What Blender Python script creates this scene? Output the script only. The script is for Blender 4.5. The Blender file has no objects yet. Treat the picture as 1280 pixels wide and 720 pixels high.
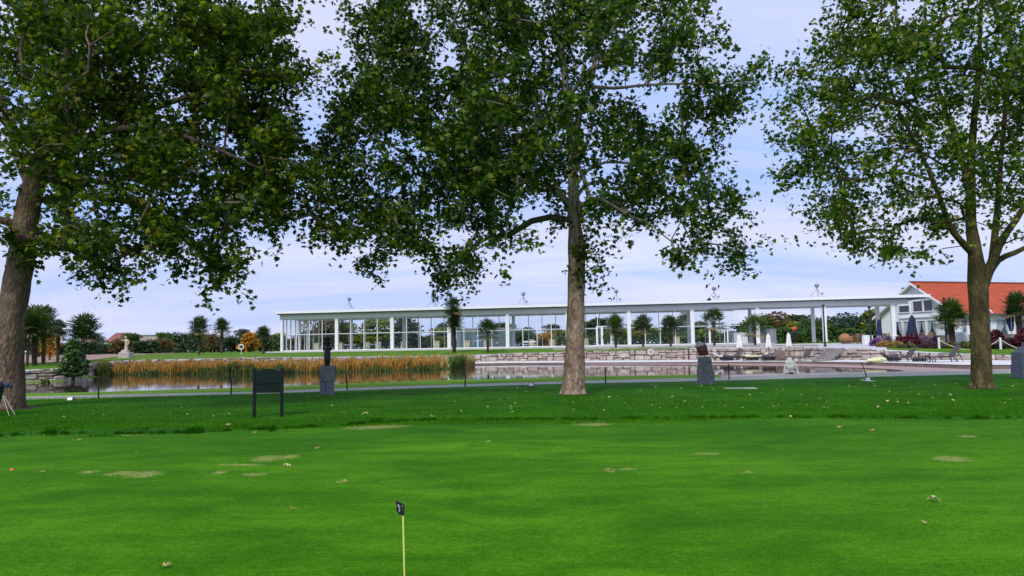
import bpy, bmesh, math, random
import numpy as np
from mathutils import Vector, Matrix, noise
R = math.radians
random.seed(7); rng = np.random.default_rng(7)
sc = bpy.context.scene
col = sc.collection

# ------------------------------------------------------------------ camera
F = 930.0
PITCH = math.atan(72/930.0); ROLL = R(1.0)
CAM = Vector((0, 0, 1.6))
_r0 = Vector((1, 0, 0)); _f = Vector((0, math.cos(PITCH), math.sin(PITCH))); _u0 = Vector((0, -math.sin(PITCH), math.cos(PITCH)))
_r = _r0*math.cos(ROLL) - _u0*math.sin(ROLL); _u = _u0*math.cos(ROLL) + _r0*math.sin(ROLL)
cd = bpy.data.cameras.new('camera'); co = bpy.data.objects.new('camera', cd); col.objects.link(co)
M = Matrix((( _r.x, _u.x, -_f.x, CAM.x), (_r.y, _u.y, -_f.y, CAM.y), (_r.z, _u.z, -_f.z, CAM.z), (0, 0, 0, 1)))
co.matrix_world = M
cd.sensor_width = 36; cd.lens = F/1280*36; cd.clip_end = 6000; cd.clip_start = 0.05
sc.camera = co

def ray(x, y):
    return _f*F + _r*(x-640) + _u*(360-y)
def on(x, y, z):                      # point on the horizontal plane z
    d = ray(x, y); t = (z-CAM.z)/d.z
    return CAM + d*t
def far(x, y, Y):                     # point at depth Y
    d = ray(x, y); return CAM + d*(Y/d.y)

# ------------------------------------------------------------------ mesh helpers
class MB:
    def __init__(s): s.v = []; s.f = []; s.m = []; s.cur = 0
    def add(s, vs, fs):
        b = len(s.v); s.v += [tuple(v) for v in vs]; s.f += [tuple(i+b for i in f) for f in fs]; s.m += [s.cur]*len(fs); return s
    def box(s, c, d, rz=0, taper=1.0, rx=0, ry=0):
        x, y, z = d[0]/2, d[1]/2, d[2]/2; t = taper
        vs = [(-x,-y,-z),(x,-y,-z),(x,y,-z),(-x,y,-z),(-x*t,-y*t,z),(x*t,-y*t,z),(x*t,y*t,z),(-x*t,y*t,z)]
        m = Matrix.Rotation(rz, 3, 'Z') @ Matrix.Rotation(ry, 3, 'Y') @ Matrix.Rotation(rx, 3, 'X')
        vs = [m @ Vector(v) + Vector(c) for v in vs]
        return s.add(vs, [(3,2,1,0),(4,5,6,7),(0,1,5,4),(1,2,6,5),(2,3,7,6),(3,0,4,7)])
    def obox(s, o, a, b, c):          # box from a corner and three edge vectors
        o = Vector(o); a = Vector(a); b = Vector(b); c = Vector(c)
        vs = [o, o+a, o+a+b, o+b, o+c, o+a+c, o+a+b+c, o+b+c]
        return s.add(vs, [(3,2,1,0),(4,5,6,7),(0,1,5,4),(1,2,6,5),(2,3,7,6),(3,0,4,7)])
    def tube(s, pts, rad, n=8, jit=0.0, cap=True):
        pts = [Vector(p) for p in pts]
        if not hasattr(rad, '__len__'): rad = [rad]*len(pts)
        rings = []; prev = None
        for i, p in enumerate(pts):
            d = (pts[min(i+1, len(pts)-1)] - pts[max(i-1, 0)])
            if d.length < 1e-9: d = Vector((0,0,1))
            d.normalize()
            if prev is None:
                a = d.orthogonal().normalized()
            else:
                a = prev - d*prev.dot(d)
                a = a.normalized() if a.length > 1e-6 else d.orthogonal().normalized()
            prev = a; b = d.cross(a)
            rg = []
            for k in range(n):
                th = 2*math.pi*k/n
                r = rad[i]
                if jit:
                    q = p + (a*math.cos(th)+b*math.sin(th))*r
                    r *= 1 + jit*noise.noise(q*2.2) + jit*.5*noise.noise(q*6)
                rg.append(p + (a*math.cos(th)+b*math.sin(th))*r)
            rings.append(rg)
        vs = [v for rg in rings for v in rg]
        fs = []
        for i in range(len(pts)-1):
            for k in range(n):
                k2 = (k+1) % n
                fs.append((i*n+k, i*n+k2, (i+1)*n+k2, (i+1)*n+k))
        if cap:
            fs.append(tuple(range(n))[::-1]); fs.append(tuple((len(pts)-1)*n+k for k in range(n)))
        return s.add(vs, fs)
    def lathe(s, c, prof, n=16, sx=1, sy=1):
        c = Vector(c); vs = []; fs = []
        for r, z in prof:
            for k in range(n):
                th = 2*math.pi*k/n; vs.append(c + Vector((r*sx*math.cos(th), r*sy*math.sin(th), z)))
        for i in range(len(prof)-1):
            for k in range(n):
                k2 = (k+1) % n; fs.append((i*n+k, i*n+k2, (i+1)*n+k2, (i+1)*n+k))
        fs.append(tuple(range(n))[::-1]); fs.append(tuple((len(prof)-1)*n+k for k in range(n)))
        return s.add(vs, fs)
    def ell(s, c, r, n=14, m=9, rot=None):
        if not hasattr(r, '__len__'): r = (r, r, r)
        c = Vector(c); vs = []; fs = []
        for i in range(1, m):
            ph = math.pi*i/m
            for k in range(n):
                th = 2*math.pi*k/n
                v = Vector((r[0]*math.sin(ph)*math.cos(th), r[1]*math.sin(ph)*math.sin(th), -r[2]*math.cos(ph)))
                vs.append(v)
        vs.append(Vector((0,0,-r[2]))); vs.append(Vector((0,0,r[2])))
        if rot is not None: vs = [rot @ v for v in vs]
        vs = [c+v for v in vs]
        for i in range(m-2):
            for k in range(n):
                k2 = (k+1) % n; fs.append((i*n+k, i*n+k2, (i+1)*n+k2, (i+1)*n+k))
        b = (m-1)*n
        for k in range(n):
            fs.append((b, (k+1) % n, k)); fs.append((b+1, (m-2)*n+k, (m-2)*n+(k+1) % n))
        return s.add(vs, fs)
    def torus(s, c, R1, r1, n=20, m=8, rot=None):
        c = Vector(c); vs = []; fs = []
        for i in range(n):
            a = 2*math.pi*i/n
            for k in range(m):
                b = 2*math.pi*k/m
                v = Vector(((R1+r1*math.cos(b))*math.cos(a), r1*math.sin(b), (R1+r1*math.cos(b))*math.sin(a)))
                if rot is not None: v = rot @ v
                vs.append(c+v)
        for i in range(n):
            for k in range(m):
                fs.append((i*m+k, ((i+1) % n)*m+k, ((i+1) % n)*m+(k+1) % m, i*m+(k+1) % m))
        return s.add(vs, fs)
    def prism(s, poly, h):            # poly list of 3D points, extruded by vector h
        n = len(poly); h = Vector(h)
        vs = [Vector(p) for p in poly] + [Vector(p)+h for p in poly]
        fs = [tuple(range(n)), tuple(range(2*n-1, n-1, -1))] + [(k, k+n, (k+1) % n + n, (k+1) % n) for k in range(n)]
        return s.add(vs, fs)
    def build(s, name, mat, parent=None, smooth=False, loc=None):
        me = bpy.data.meshes.new(name); me.from_pydata(s.v, [], s.f)
        mats = mat if isinstance(mat, (list, tuple)) else [mat]
        for m_ in mats: me.materials.append(m_)
        if len(mats) > 1: me.polygons.foreach_set('material_index', s.m)
        if smooth: me.polygons.foreach_set('use_smooth', [True]*len(me.polygons))
        me.update()
        o = bpy.data.objects.new(name, me); col.objects.link(o)
        if parent: o.parent = parent
        if loc is not None: o.location = loc
        return o

def np_mesh(name, verts, faces, mat, parent=None, smooth=False):
    """verts (N,3), faces (M,k) arrays"""
    me = bpy.data.meshes.new(name)
    nv = len(verts); nf, k = faces.shape
    me.vertices.add(nv); me.vertices.foreach_set('co', np.ascontiguousarray(verts, dtype=np.float32).ravel())
    me.loops.add(nf*k); me.loops.foreach_set('vertex_index', np.ascontiguousarray(faces, dtype=np.int32).ravel())
    me.polygons.add(nf); me.polygons.foreach_set('loop_start', np.arange(0, nf*k, k, dtype=np.int32))
    me.polygons.foreach_set('loop_total', np.full(nf, k, dtype=np.int32))
    if smooth: me.polygons.foreach_set('use_smooth', np.ones(nf, dtype=bool))
    me.materials.append(mat)
    me.update(calc_edges=True)
    o = bpy.data.objects.new(name, me); col.objects.link(o)
    if parent: o.parent = parent
    return o

def tag(o, label=None, cat=None, group=None, kind=None):
    if label: o['label'] = label
    if cat: o['category'] = cat
    if group: o['group'] = group
    if kind: o['kind'] = kind
    return o
def thing(name, label, cat, loc=(0,0,0), rz=0, group=None):
    o = bpy.data.objects.new(name, None); col.objects.link(o); o.empty_display_size = .2
    o.location = loc; o.rotation_euler = (0, 0, rz)
    return tag(o, label, cat, group)
def dup(root, loc, rz=0, label=None, group=None, scale=1.0):
    r = root.copy(); col.objects.link(r); r.location = loc; r.rotation_euler = (0, 0, rz)
    r.scale = (scale,)*3 if not hasattr(scale, '__len__') else scale
    if label: r['label'] = label
    if group: r['group'] = group
    for ch in [o for o in bpy.data.objects if o.parent == root]:
        c = ch.copy(); col.objects.link(c); c.parent = r
        for g in [o for o in bpy.data.objects if o.parent == ch]:
            d = g.copy(); col.objects.link(d); d.parent = c
    return r

# ------------------------------------------------------------------ materials
def nt(name):
    m = bpy.data.materials.new(name); m.use_nodes = True; t = m.node_tree
    b = t.nodes['Principled BSDF']; return m, t, b
def N(t, typ, **kw):
    n = t.nodes.new(typ)
    for k, v in kw.items():
        if k in n.inputs: n.inputs[k].default_value = v
        else: setattr(n, k, v)
    return n
def ramp(t, fac, stops):
    n = t.nodes.new('ShaderNodeValToRGB'); e = n.color_ramp.elements
    while len(e) > 1: e.remove(e[-1])
    e[0].position = stops[0][0]; c = stops[0][1]; e[0].color = (*c, 1) if len(c) == 3 else c
    for p, c in stops[1:]:
        k = e.new(p); k.color = (*c, 1) if len(c) == 3 else c
    t.links.new(fac, n.inputs[0]); return n.outputs[0]
def coords(t, scale=(1,1,1), kind='Object'):
    tc = t.nodes.new('ShaderNodeTexCoord'); mp = t.nodes.new('ShaderNodeMapping'); mp.inputs['Scale'].default_value = scale
    t.links.new(tc.outputs[kind], mp.inputs[0]); return mp.outputs[0]
def noi(t, vec, scale, detail=4, rough=.6, dist=0):
    n = t.nodes.new('ShaderNodeTexNoise'); n.inputs['Scale'].default_value = scale; n.inputs['Detail'].default_value = detail
    n.inputs['Roughness'].default_value = rough; n.inputs['Distortion'].default_value = dist
    t.links.new(vec, n.inputs['Vector']); return n.outputs['Fac']
def mix(t, fac, a, b, mode='MIX'):
    n = t.nodes.new('ShaderNodeMix'); n.data_type = 'RGBA'; n.blend_type = mode
    for s, v in ((n.inputs[0], fac), (n.inputs[6], a), (n.inputs[7], b)):
        if isinstance(v, bpy.types.NodeSocket): t.links.new(v, s)
        elif hasattr(v, '__len__'): s.default_value = (*v, 1) if len(v) == 3 else v
        else: s.default_value = v
    return n.outputs[2]
def math_(t, op, a, b=None, c=None):
    n = t.nodes.new('ShaderNodeMath'); n.operation = op
    for i, v in enumerate((a, b, c)):
        if v is None: continue
        if isinstance(v, bpy.types.NodeSocket): t.links.new(v, n.inputs[i])
        else: n.inputs[i].default_value = v
    return n.outputs[0]
def bump(t, b, h, strength=.4, dist=.02):
    n = t.nodes.new('ShaderNodeBump'); n.inputs['Strength'].default_value = strength; n.inputs['Distance'].default_value = dist
    t.links.new(h, n.inputs['Height']); t.links.new(n.outputs[0], b.inputs['Normal'])
def simple(name, c1, c2=None, rough=.7, scale=4, bmp=0, bd=.01, metal=0, spec=.5, stretch=(1,1,1), island=0):
    m, t, b = nt(name); c2 = c2 or tuple(x*.8 for x in c1)
    v = coords(t, stretch); f = noi(t, v, scale, 6, .65)
    c = ramp(t, f, [(.3, c2), (.7, c1)])
    if island:
        g = t.nodes.new('ShaderNodeNewGeometry')
        k = ramp(t, g.outputs['Random Per Island'], [(0, (1-island,)*3), (1, (1+island,)*3)])
        c = mix(t, 1.0, c, k, 'MULTIPLY')
    t.links.new(c, b.inputs['Base Color']); b.inputs['Roughness'].default_value = rough
    b.inputs['Metallic'].default_value = metal; b.inputs['Specular IOR Level'].default_value = spec
    if bmp: bump(t, b, noi(t, v, scale*4, 6, .7), bmp, bd)
    return m
def leafmat(name, stops, trans=.35, rough=.5, back=1.25, tcol=None, spec=.35):
    m, t, b = nt(name)
    g = t.nodes.new('ShaderNodeNewGeometry')
    c = ramp(t, g.outputs['Random Per Island'], stops)
    f = noi(t, coords(t), .9, 3)
    c = mix(t, 1.0, c, ramp(t, f, [(.3, (.7,.75,.7)), (.7, (1.25,1.2,1.15))]), 'MULTIPLY')
    c = mix(t, g.outputs['Backfacing'], c, mix(t, 1.0, c, (back, back, back*1.15), 'MULTIPLY'))
    t.links.new(c, b.inputs['Base Color']); b.inputs['Roughness'].default_value = rough
    b.inputs['Specular IOR Level'].default_value = spec
    if trans:
        tr = t.nodes.new('ShaderNodeBsdfTranslucent'); t.links.new(mix(t, 1.0, c, tcol or (1.5,1.6,.6), 'MULTIPLY'), tr.inputs[0])
        mx = t.nodes.new('ShaderNodeMixShader'); mx.inputs[0].default_value = trans
        t.links.new(b.outputs[0], mx.inputs[1]); t.links.new(tr.outputs[0], mx.inputs[2])
        t.links.new(mx.outputs[0], t.nodes['Material Output'].inputs[0])
    return m

M_white = simple('white_paint', (.80,.81,.83), (.70,.71,.73), .45, 3)
M_wall = simple('white_render', (.80,.80,.82), (.72,.72,.74), .8, 2, .1)
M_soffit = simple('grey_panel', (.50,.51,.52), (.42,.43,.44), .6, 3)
M_concrete = simple('pale_concrete', (.56,.55,.55), (.42,.41,.40), .85, 1.2, .3)
M_deck = simple('pale_deck_stone', (.72,.69,.66), (.55,.53,.50), .8, 1.5, .2)
M_path = simple('path_gravel', (.38,.37,.30), (.25,.25,.20), .9, 2, .4)
M_kerb = simple('coping_stone', (.58,.50,.42), (.38,.33,.28), .8, 2, .3)
M_dark = simple('black_metal', (.02,.02,.025), (.012,.012,.015), .45, 5)
M_darkgreen = simple('dark_green_paint', (.002,.012,.009), (.001,.008,.006), .6, 6, spec=.2)
M_granite = simple('grey_granite', (.27,.28,.30), (.085,.09,.105), .9, 7, .9, .03)
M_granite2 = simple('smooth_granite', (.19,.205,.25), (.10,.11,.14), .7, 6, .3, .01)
M_blackstone = simple('black_stone', (.010,.010,.011), (.006,.006,.007), .35, 10, .3)
M_redstone = simple('red_brown_stone', (.17,.042,.030), (.035,.012,.010), .4, 7, .4)
M_greystone = simple('grey_cap_stone', (.52,.50,.48), (.3,.28,.27), .8, 9, .4)
M_marble = simple('weathered_marble', (.88,.87,.80), (.34,.33,.29), .7, 9, .9, .03)
M_pinkstone = simple('pink_stone', (.45,.33,.30), (.3,.2,.19), .8, 9, .3)
M_sand = simple('sandstone', (.62,.52,.34), (.42,.35,.24), .85, 6, .5)
M_egg = simple('ochre_boulder', (.42,.20,.07), (.22,.11,.05), .8, 2.5, .6, .04)
M_wood = simple('brown_wood', (.22,.13,.08), (.12,.07,.04), .7, 8, .2)
M_navy = simple('navy_canvas', (.020,.025,.09), (.012,.014,.05), .85, 3, .3)
M_blueflag = simple('blue_canvas', (.02,.08,.35), (.012,.04,.2), .8, 3, .2)
M_canvas = simple('white_canvas', (.82,.81,.80), (.68,.68,.68), .9, 3, .3)
M_cloth = simple('white_cloth', (.80,.82,.86), (.70,.72,.76), .9, 3, .3)
M_yellow = simple('cream_yellow_cushion', (.72,.76,.42), (.55,.58,.33), .8, 3, .3)
M_cream = simple('cream_cushion', (.72,.70,.48), (.5,.48,.32), .85, 4, .3)
M_taupe = simple('taupe_fabric', (.10,.085,.09), (.06,.05,.055), .8, 8, .2)
M_polesteel = simple('ball_metal', (.30,.32,.36), (.16,.17,.2), .4, 5, metal=.6)
M_rope = simple('pale_rope', (.62,.55,.45), (.45,.4,.33), .9, 10)
M_yellowpole = simple('yellow_pole', (.80,.72,.22), (.70,.60,.15), .45, 5)
M_orange = simple('orange_ball', (.85,.16,.01), (.80,.13,.01), .35, 30)
M_greypanel = simple('grey_box_panel', (.27,.28,.31), (.22,.23,.26), .6, 2)
M_lightbox = simple('light_box_panel', (.62,.62,.64), (.54,.54,.56), .6, 2)
M_teal = simple('grey_green_render', (.10,.15,.15), (.08,.12,.12), .8, 1)
M_field = simple('stubble_field', (.33,.22,.15), (.24,.16,.11), .95, .5, .4)
M_redroof = simple('dull_red_tile', (.30,.10,.08), (.2,.07,.06), .9, 2)
M_palewall = simple('pale_far_wall', (.42,.36,.31), (.36,.31,.27), .9, 2)
M_greyroof = simple('grey_sheet_roof', (.30,.29,.33), (.26,.25,.28), .7, 1)
M_palmtrunk = simple('palm_trunk', (.10,.07,.05), (.035,.025,.018), .95, 14, 1, .05, stretch=(1,1,3))
M_darktrunk = simple('dark_trunk', (.09,.075,.06), (.05,.04,.035), .95, 4, .6)
M_curtain = simple('pale_curtain', (.40,.46,.50), (.28,.33,.37), .9, 4, stretch=(4,4,.3))
M_darkglass = simple('dark_window_glass', (.03,.035,.045), (.02,.025,.03), .06, 2, spec=.8)
M_shade = simple('hollow_shade', (.04,.04,.045), (.03,.03,.03), .9, 1)

def glass_mat():
    m, t, b = nt('clear_glass'); t.nodes.remove(b)
    tr = t.nodes.new('ShaderNodeBsdfTransparent'); tr.inputs[0].default_value = (.93,.96,.955,1)
    gl = t.nodes.new('ShaderNodeBsdfGlossy'); gl.inputs['Roughness'].default_value = .0; gl.inputs[0].default_value = (1,1,1,1)
    fr = t.nodes.new('ShaderNodeFresnel'); fr.inputs[0].default_value = 1.5
    mx = t.nodes.new('ShaderNodeMixShader'); t.links.new(math_(t, 'MULTIPLY', fr.outputs[0], .35), mx.inputs[0])
    t.links.new(tr.outputs[0], mx.inputs[1]); t.links.new(gl.outputs[0], mx.inputs[2])
    t.links.new(mx.outputs[0], t.nodes['Material Output'].inputs[0]); return m
M_glass = glass_mat()

def stone_mat(name, stops, moss=.15):
    m, t, b = nt(name); v = coords(t)
    g = t.nodes.new('ShaderNodeNewGeometry')
    c = ramp(t, g.outputs['Random Per Island'], stops)
    f = noi(t, v, 2.2, 8, .7)
    c = mix(t, 1.0, c, ramp(t, f, [(.25, (.55,.52,.5)), (.5, (.95,.95,.95)), (.75, (1.35,1.33,1.3))]), 'MULTIPLY')
    t.links.new(c, b.inputs['Base Color']); b.inputs['Roughness'].default_value = .95
    bump(t, b, noi(t, v, 7, 6, .7), .8, .06); return m
M_rubble = stone_mat('rubble_stone', [(0, (.46,.38,.34)), (.25, (.36,.28,.25)), (.45, (.52,.45,.40)), (.7, (.42,.33,.29)), (.85, (.32,.27,.25)), (1, (.55,.50,.46))])
M_joint = simple('wall_backing', (.07,.055,.045), (.03,.025,.02), 1, 3)

def bark_mat(name, tops, streak=.5, topz=None):
    m, t, b = nt(name); v = coords(t, (1,1,.45))
    f1 = noi(t, v, 2.4, 6, .65, 1.0); f2 = noi(t, v, 14, 6, .7)
    c = ramp(t, f1, tops)
    if topz:
        sz = t.nodes.new('ShaderNodeSeparateXYZ'); t.links.new(coords(t), sz.inputs[0])
        k = math_(t, 'ADD', math_(t, 'MULTIPLY', sz.outputs[2], 1/12), math_(t, 'MULTIPLY', math_(t, 'SUBTRACT', f1, .5), .5))
        c = mix(t, ramp(t, k, [(topz/12, (0,0,0)), (topz/12+.08, (.85,.85,.85))]), c, (.38,.35,.27))
    c = mix(t, 1.0, c, ramp(t, f2, [(.3, (.55,.52,.5)), (.6, (1.1,1.1,1.1))]), 'MULTIPLY')
    vo = t.nodes.new('ShaderNodeTexVoronoi'); vo.inputs['Scale'].default_value = 9; vo.feature = 'DISTANCE_TO_EDGE'
    t.links.new(v, vo.inputs['Vector'])
    c = mix(t, ramp(t, vo.outputs['Distance'], [(0, (streak,)*3), (.07, (0,0,0))]), c, (.05,.035,.03))
    t.links.new(c, b.inputs['Base Color']); b.inputs['Roughness'].default_value = .95; b.inputs['Specular IOR Level'].default_value = .15
    bump(t, b, math_(t, 'ADD', f2, math_(t, 'MULTIPLY', vo.outputs['Distance'], 1.5)), .9, .05); return m
M_bark_c = bark_mat('plane_bark_mottled', [(.30, (.11,.065,.045)), (.42, (.25,.165,.12)), (.54, (.38,.275,.20)), (.68, (.56,.46,.36))], .5, 5.2)
M_bark_l = bark_mat('plane_bark_grey', [(.32, (.07,.05,.032)), (.5, (.18,.125,.085)), (.68, (.32,.235,.17))], .3)
M_bark_r = bark_mat('plane_bark_olive', [(.32, (.045,.038,.016)), (.5, (.105,.085,.038)), (.62, (.17,.13,.06)), (.71, (.42,.37,.23))], .25)
M_limb = simple('limb_bark', (.17,.15,.10), (.09,.08,.055), .95, 3, .4)

# ------------------------------------------------------------------ grass
PATCH = [(180,597,27,5),(150,596,22,3.5),(112,594,14,2.5),(335,574,22,5),(362,571,14,3.5),(276,593,10,3.5),(318,595,18,2.5),(428,601,9,2.5),(300,583,34,1.8),(1190,571,26,4),
         (170,544,20,3),(740,528,30,3.5),(1210,547,14,2),(935,589,9,2),(762,586,9,3),(470,534,48,3),(785,585,14,1.5),(884,565,20,1.6)]
def grass_mat(name, cols, patches=False, rough=.8, bstr=.5, fine=60.0):
    m, t, b = nt(name)
    g = t.nodes.new('ShaderNodeNewGeometry'); pos = g.outputs['Position']
    def mp(sc_):
        n = t.nodes.new('ShaderNodeMapping'); n.inputs['Scale'].default_value = sc_; t.links.new(pos, n.inputs[0]); return n.outputs[0]
    big = noi(t, mp((.35,.55,1)), 1, 4, .6); mid = noi(t, mp((1.1,2.2,1)), 1, 6, .72, .6); sm = noi(t, mp((14,18,1)), 1, 4, .75); fn = noi(t, mp((fine,fine,fine)), 1, 3, .7)
    f = math_(t, 'ADD', math_(t, 'ADD', math_(t, 'MULTIPLY', big, .26), math_(t, 'MULTIPLY', mid, .24)), math_(t, 'ADD', math_(t, 'MULTIPLY', sm, .26), math_(t, 'MULTIPLY', fn, .24)))
    c = ramp(t, f, [(.44, cols[0]), (.5, cols[1]), (.56, cols[2])])
    if patches:
        tot = None
        nz = noi(t, mp((3.5,3.5,1)), 1, 5, .8); n2 = noi(t, mp((26,26,1)), 1, 4, .8)
        sep = t.nodes.new('ShaderNodeSeparateXYZ'); t.links.new(pos, sep.inputs[0])
        for (px, py, rx, ry) in PATCH:
            rx *= .95; ry *= 1.0
            p = on(px, py, 0); hx = rx*p.y/F; hy = abs(on(px, py-ry, 0).y - on(px, py+ry, 0).y)/2
            dx = math_(t, 'MULTIPLY', math_(t, 'SUBTRACT', sep.outputs[0], p.x), 1/hx); dy = math_(t, 'MULTIPLY', math_(t, 'SUBTRACT', sep.outputs[1], p.y), 1/hy)
            d = math_(t, 'ADD', math_(t, 'MULTIPLY', dx, dx), math_(t, 'MULTIPLY', dy, dy))
            k = math_(t, 'SUBTRACT', 1.0, d); k = math_(t, 'MAXIMUM', k, 0)
            tot = k if tot is None else math_(t, 'MAXIMUM', tot, k)
        nz = noi(t, mp((7,22,1)), 1, 4, .7); n2 = noi(t, mp((34,60,1)), 1, 3, .8)
        q = math_(t, 'ADD', math_(t, 'MULTIPLY', tot, .75), math_(t, 'ADD', math_(t, 'MULTIPLY', math_(t, 'SUBTRACT', nz, .5), 6.5), math_(t, 'MULTIPLY', math_(t, 'SUBTRACT', n2, .5), 7.5)))
        q = math_(t, 'MULTIPLY', math_(t, 'MINIMUM', math_(t, 'MULTIPLY', tot, 5.0), 1.0), ramp(t, q, [(.62, (0,0,0)), (.85, (.85,.85,.85))]))
        c = mix(t, q, c, (.46,.38,.15))
    t.links.new(c, b.inputs['Base Color']); b.inputs['Roughness'].default_value = rough; b.inputs['Specular IOR Level'].default_value = .05
    bump(t, b, math_(t, 'ADD', fn, math_(t, 'MULTIPLY', sm, .8)), bstr, .03); return m
M_green = grass_mat('close_mown_green', [(.027,.122,.001), (.050,.180,.002), (.090,.250,.006)], True, bstr=.35, fine=75)
M_collar = grass_mat('collar_grass', [(.021,.108,.001), (.039,.155,.001), (.068,.210,.003)], True, bstr=.45, fine=60)
M_rough = grass_mat('rough_grass', [(.012,.080,.001), (.026,.135,.002), (.055,.200,.004)], False, bstr=.9, fine=30)
M_bank = grass_mat('bank_grass', [(.06,.16,.006), (.12,.25,.010), (.18,.30,.025)], False, bstr=.8, fine=25)
M_fargrass = grass_mat('far_grass', [(.04,.11,.006), (.085,.19,.010), (.15,.23,.025)], False, bstr=.6, fine=8)
M_blade = leafmat('grass_blade', [(0, (.014,.090,.001)), (.6, (.042,.165,.002)), (1, (.085,.24,.004))], .3, .8, spec=.04)
M_tuft = leafmat('dark_tuft_blade', [(0, (.006,.042,.001)), (1, (.018,.085,.002))], .2, .8, spec=.04)
# ------------------------------------------------------------------ terrain curves: (px, py, z) -> (u, Y, z)
def curve(pts, closeY=None):
    a = []
    for x, y, z in pts:
        p = on(x, y, z); a.append((p.x/p.y, p.y, z))
    a.sort()
    a = np.array(a)
    return lambda u: (np.interp(u, a[:,0], a[:,1]), np.interp(u, a[:,0], a[:,2]))
def curveD(pts):                      # (px, Y, z)
    a = np.array(sorted(((x-640)/F, Y, z) for x, Y, z in pts))
    return lambda u: (np.interp(u, a[:,0], a[:,1]), np.interp(u, a[:,0], a[:,2]))
C1 = curve([(-40,501,0),(100,498,0),(320,492.3,0),(480,486.5,0),(700,479.7,0),(860,476.7,0),(1000,473,0),(1280,466.5,0),(1330,465.5,0)])
C2 = curve([(-40,497.2,0),(100,494.2,0),(320,489.5,0),(500,482.8,0),(750,475.3,0),(905,471.5,0),(1000,468.5,0),(1280,462.3,0),(1330,461.2,0)])
_C3 = curve([(-40,494,-.3),(100,491.5,-.3),(320,485,-.3),(500,477.5,-.3),(750,471,-.3),(900,468.8,-.3),(908,468.6,.02),(1000,466.6,.02),(1140,464.4,.02),(1280,461.0,.02),(1330,459.8,.02)])
def C3(u): y, z = _C3(u); return y, np.full_like(y, -.3)
C4 = curveD([(-40,48.5,-.3),(25,49.5,-.3),(80,51,-.3),(100,56,-.3),(160,66,-.3),(300,65,-.3),(400,62,-.3),(500,69,-.3),(578,76,-.2),(583,76.5,-.17),(640,76,-.17),(800,68.8,-.15),(1000,59.8,-.08),(1100,52.3,-.05),(1200,44.5,-.02),(1280,42,0),(1330,41,0)])
C5 = curveD([(-40,49,.50),(25,50,.54),(80,52,.58),(103,58,.74),(160,68,.88),(300,67,.93),(400,66,.88),(500,71,.78),(575,78,.68),(640,78,.80),(800,71.5,.95),(1000,64,1.02),(1080,58,.88),(1180,55,.50),(1280,50,.30),(1330,49,.28)])
C6 = curveD([(-40,80,1.0),(100,90,1.15),(200,90,1.25),(300,93,1.25),(350,93,1.2),(640,88,1.2),(1028,82,1.2),(1100,80,1.2),(1180,78,1.2),(1280,78,1.2)])
def CM(u):                            # mid terrace / path line
    a = C5(u); b = C6(u)
    k = np.interp(u, [(1000-640)/F, (1150-640)/F], [.5, .75])
    zk = np.interp(u, [(1000-640)/F, (1150-640)/F], [.6, .62])
    return a[0]+(b[0]-a[0])*k, a[1]+(b[1]-a[1])*zk
def const(Y, z): return lambda u: (np.full_like(np.asarray(u, float), Y), np.full_like(np.asarray(u, float), z))
def off(c, dY=0, z=None, dz=0): return lambda u: (c(u)[0]+dY, (c(u)[1]+dz) if z is None else np.full_like(np.asarray(u, float), z))
def undul(x, y): return 0
PROFILE = [const(4,0), C1, C2, off(C3,-.02,-.26), off(C3,1.2,-1.0), off(C4,-.6,-1.0), off(C4,-.02,-1.0), C4, off(C5,-.05,0), off(C5,.05), CM, C6, const(100,1.25), const(160,1.32), const(3000,1.32)]
def prof_z(X, Y):
    u = X/Y; ys = []; zs = []
    for c in PROFILE:
        a, b = c(np.array([u])); ys.append(a[0]); zs.append(b[0])
    return float(np.interp(Y, ys, zs))
def at(px, py, lo=4.0, hi=140.0):     # first hit of the pixel's ray with the ground between depths lo and hi
    d = ray(px, py); prev = None; Y = lo
    while Y < hi:
        p = CAM + d*(Y/d.y)
        if p.z <= prof_z(p.x, Y):
            a, b = (prev or lo), Y
            for _ in range(14):
                m_ = (a+b)/2; p = CAM + d*(m_/d.y)
                if p.z <= prof_z(p.x, m_): b = m_
                else: a = m_
            p = CAM + d*(b/d.y); p.z = prof_z(p.x, p.y); return p
        prev = Y; Y += .25
    p = CAM + d*(hi/d.y); p.z = prof_z(p.x, p.y); return p
def gnd(px, Y):                       # ground point in pixel column px at depth Y
    u = (px-640)/F
    for _ in range(3):
        X = u*Y; z = prof_z(X, Y)
        # correct for roll and pitch
        v = Vector((X, Y, z)) - CAM
        sx = 640 + F*v.dot(_r)/v.dot(_f); u += (px-sx)/F
    X = u*Y; return Vector((X, Y, prof_z(X, Y)))
def proj(p):
    v = Vector(p) - CAM; return (640 + F*v.dot(_r)/v.dot(_f), 360 - F*v.dot(_u)/v.dot(_f))

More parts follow.
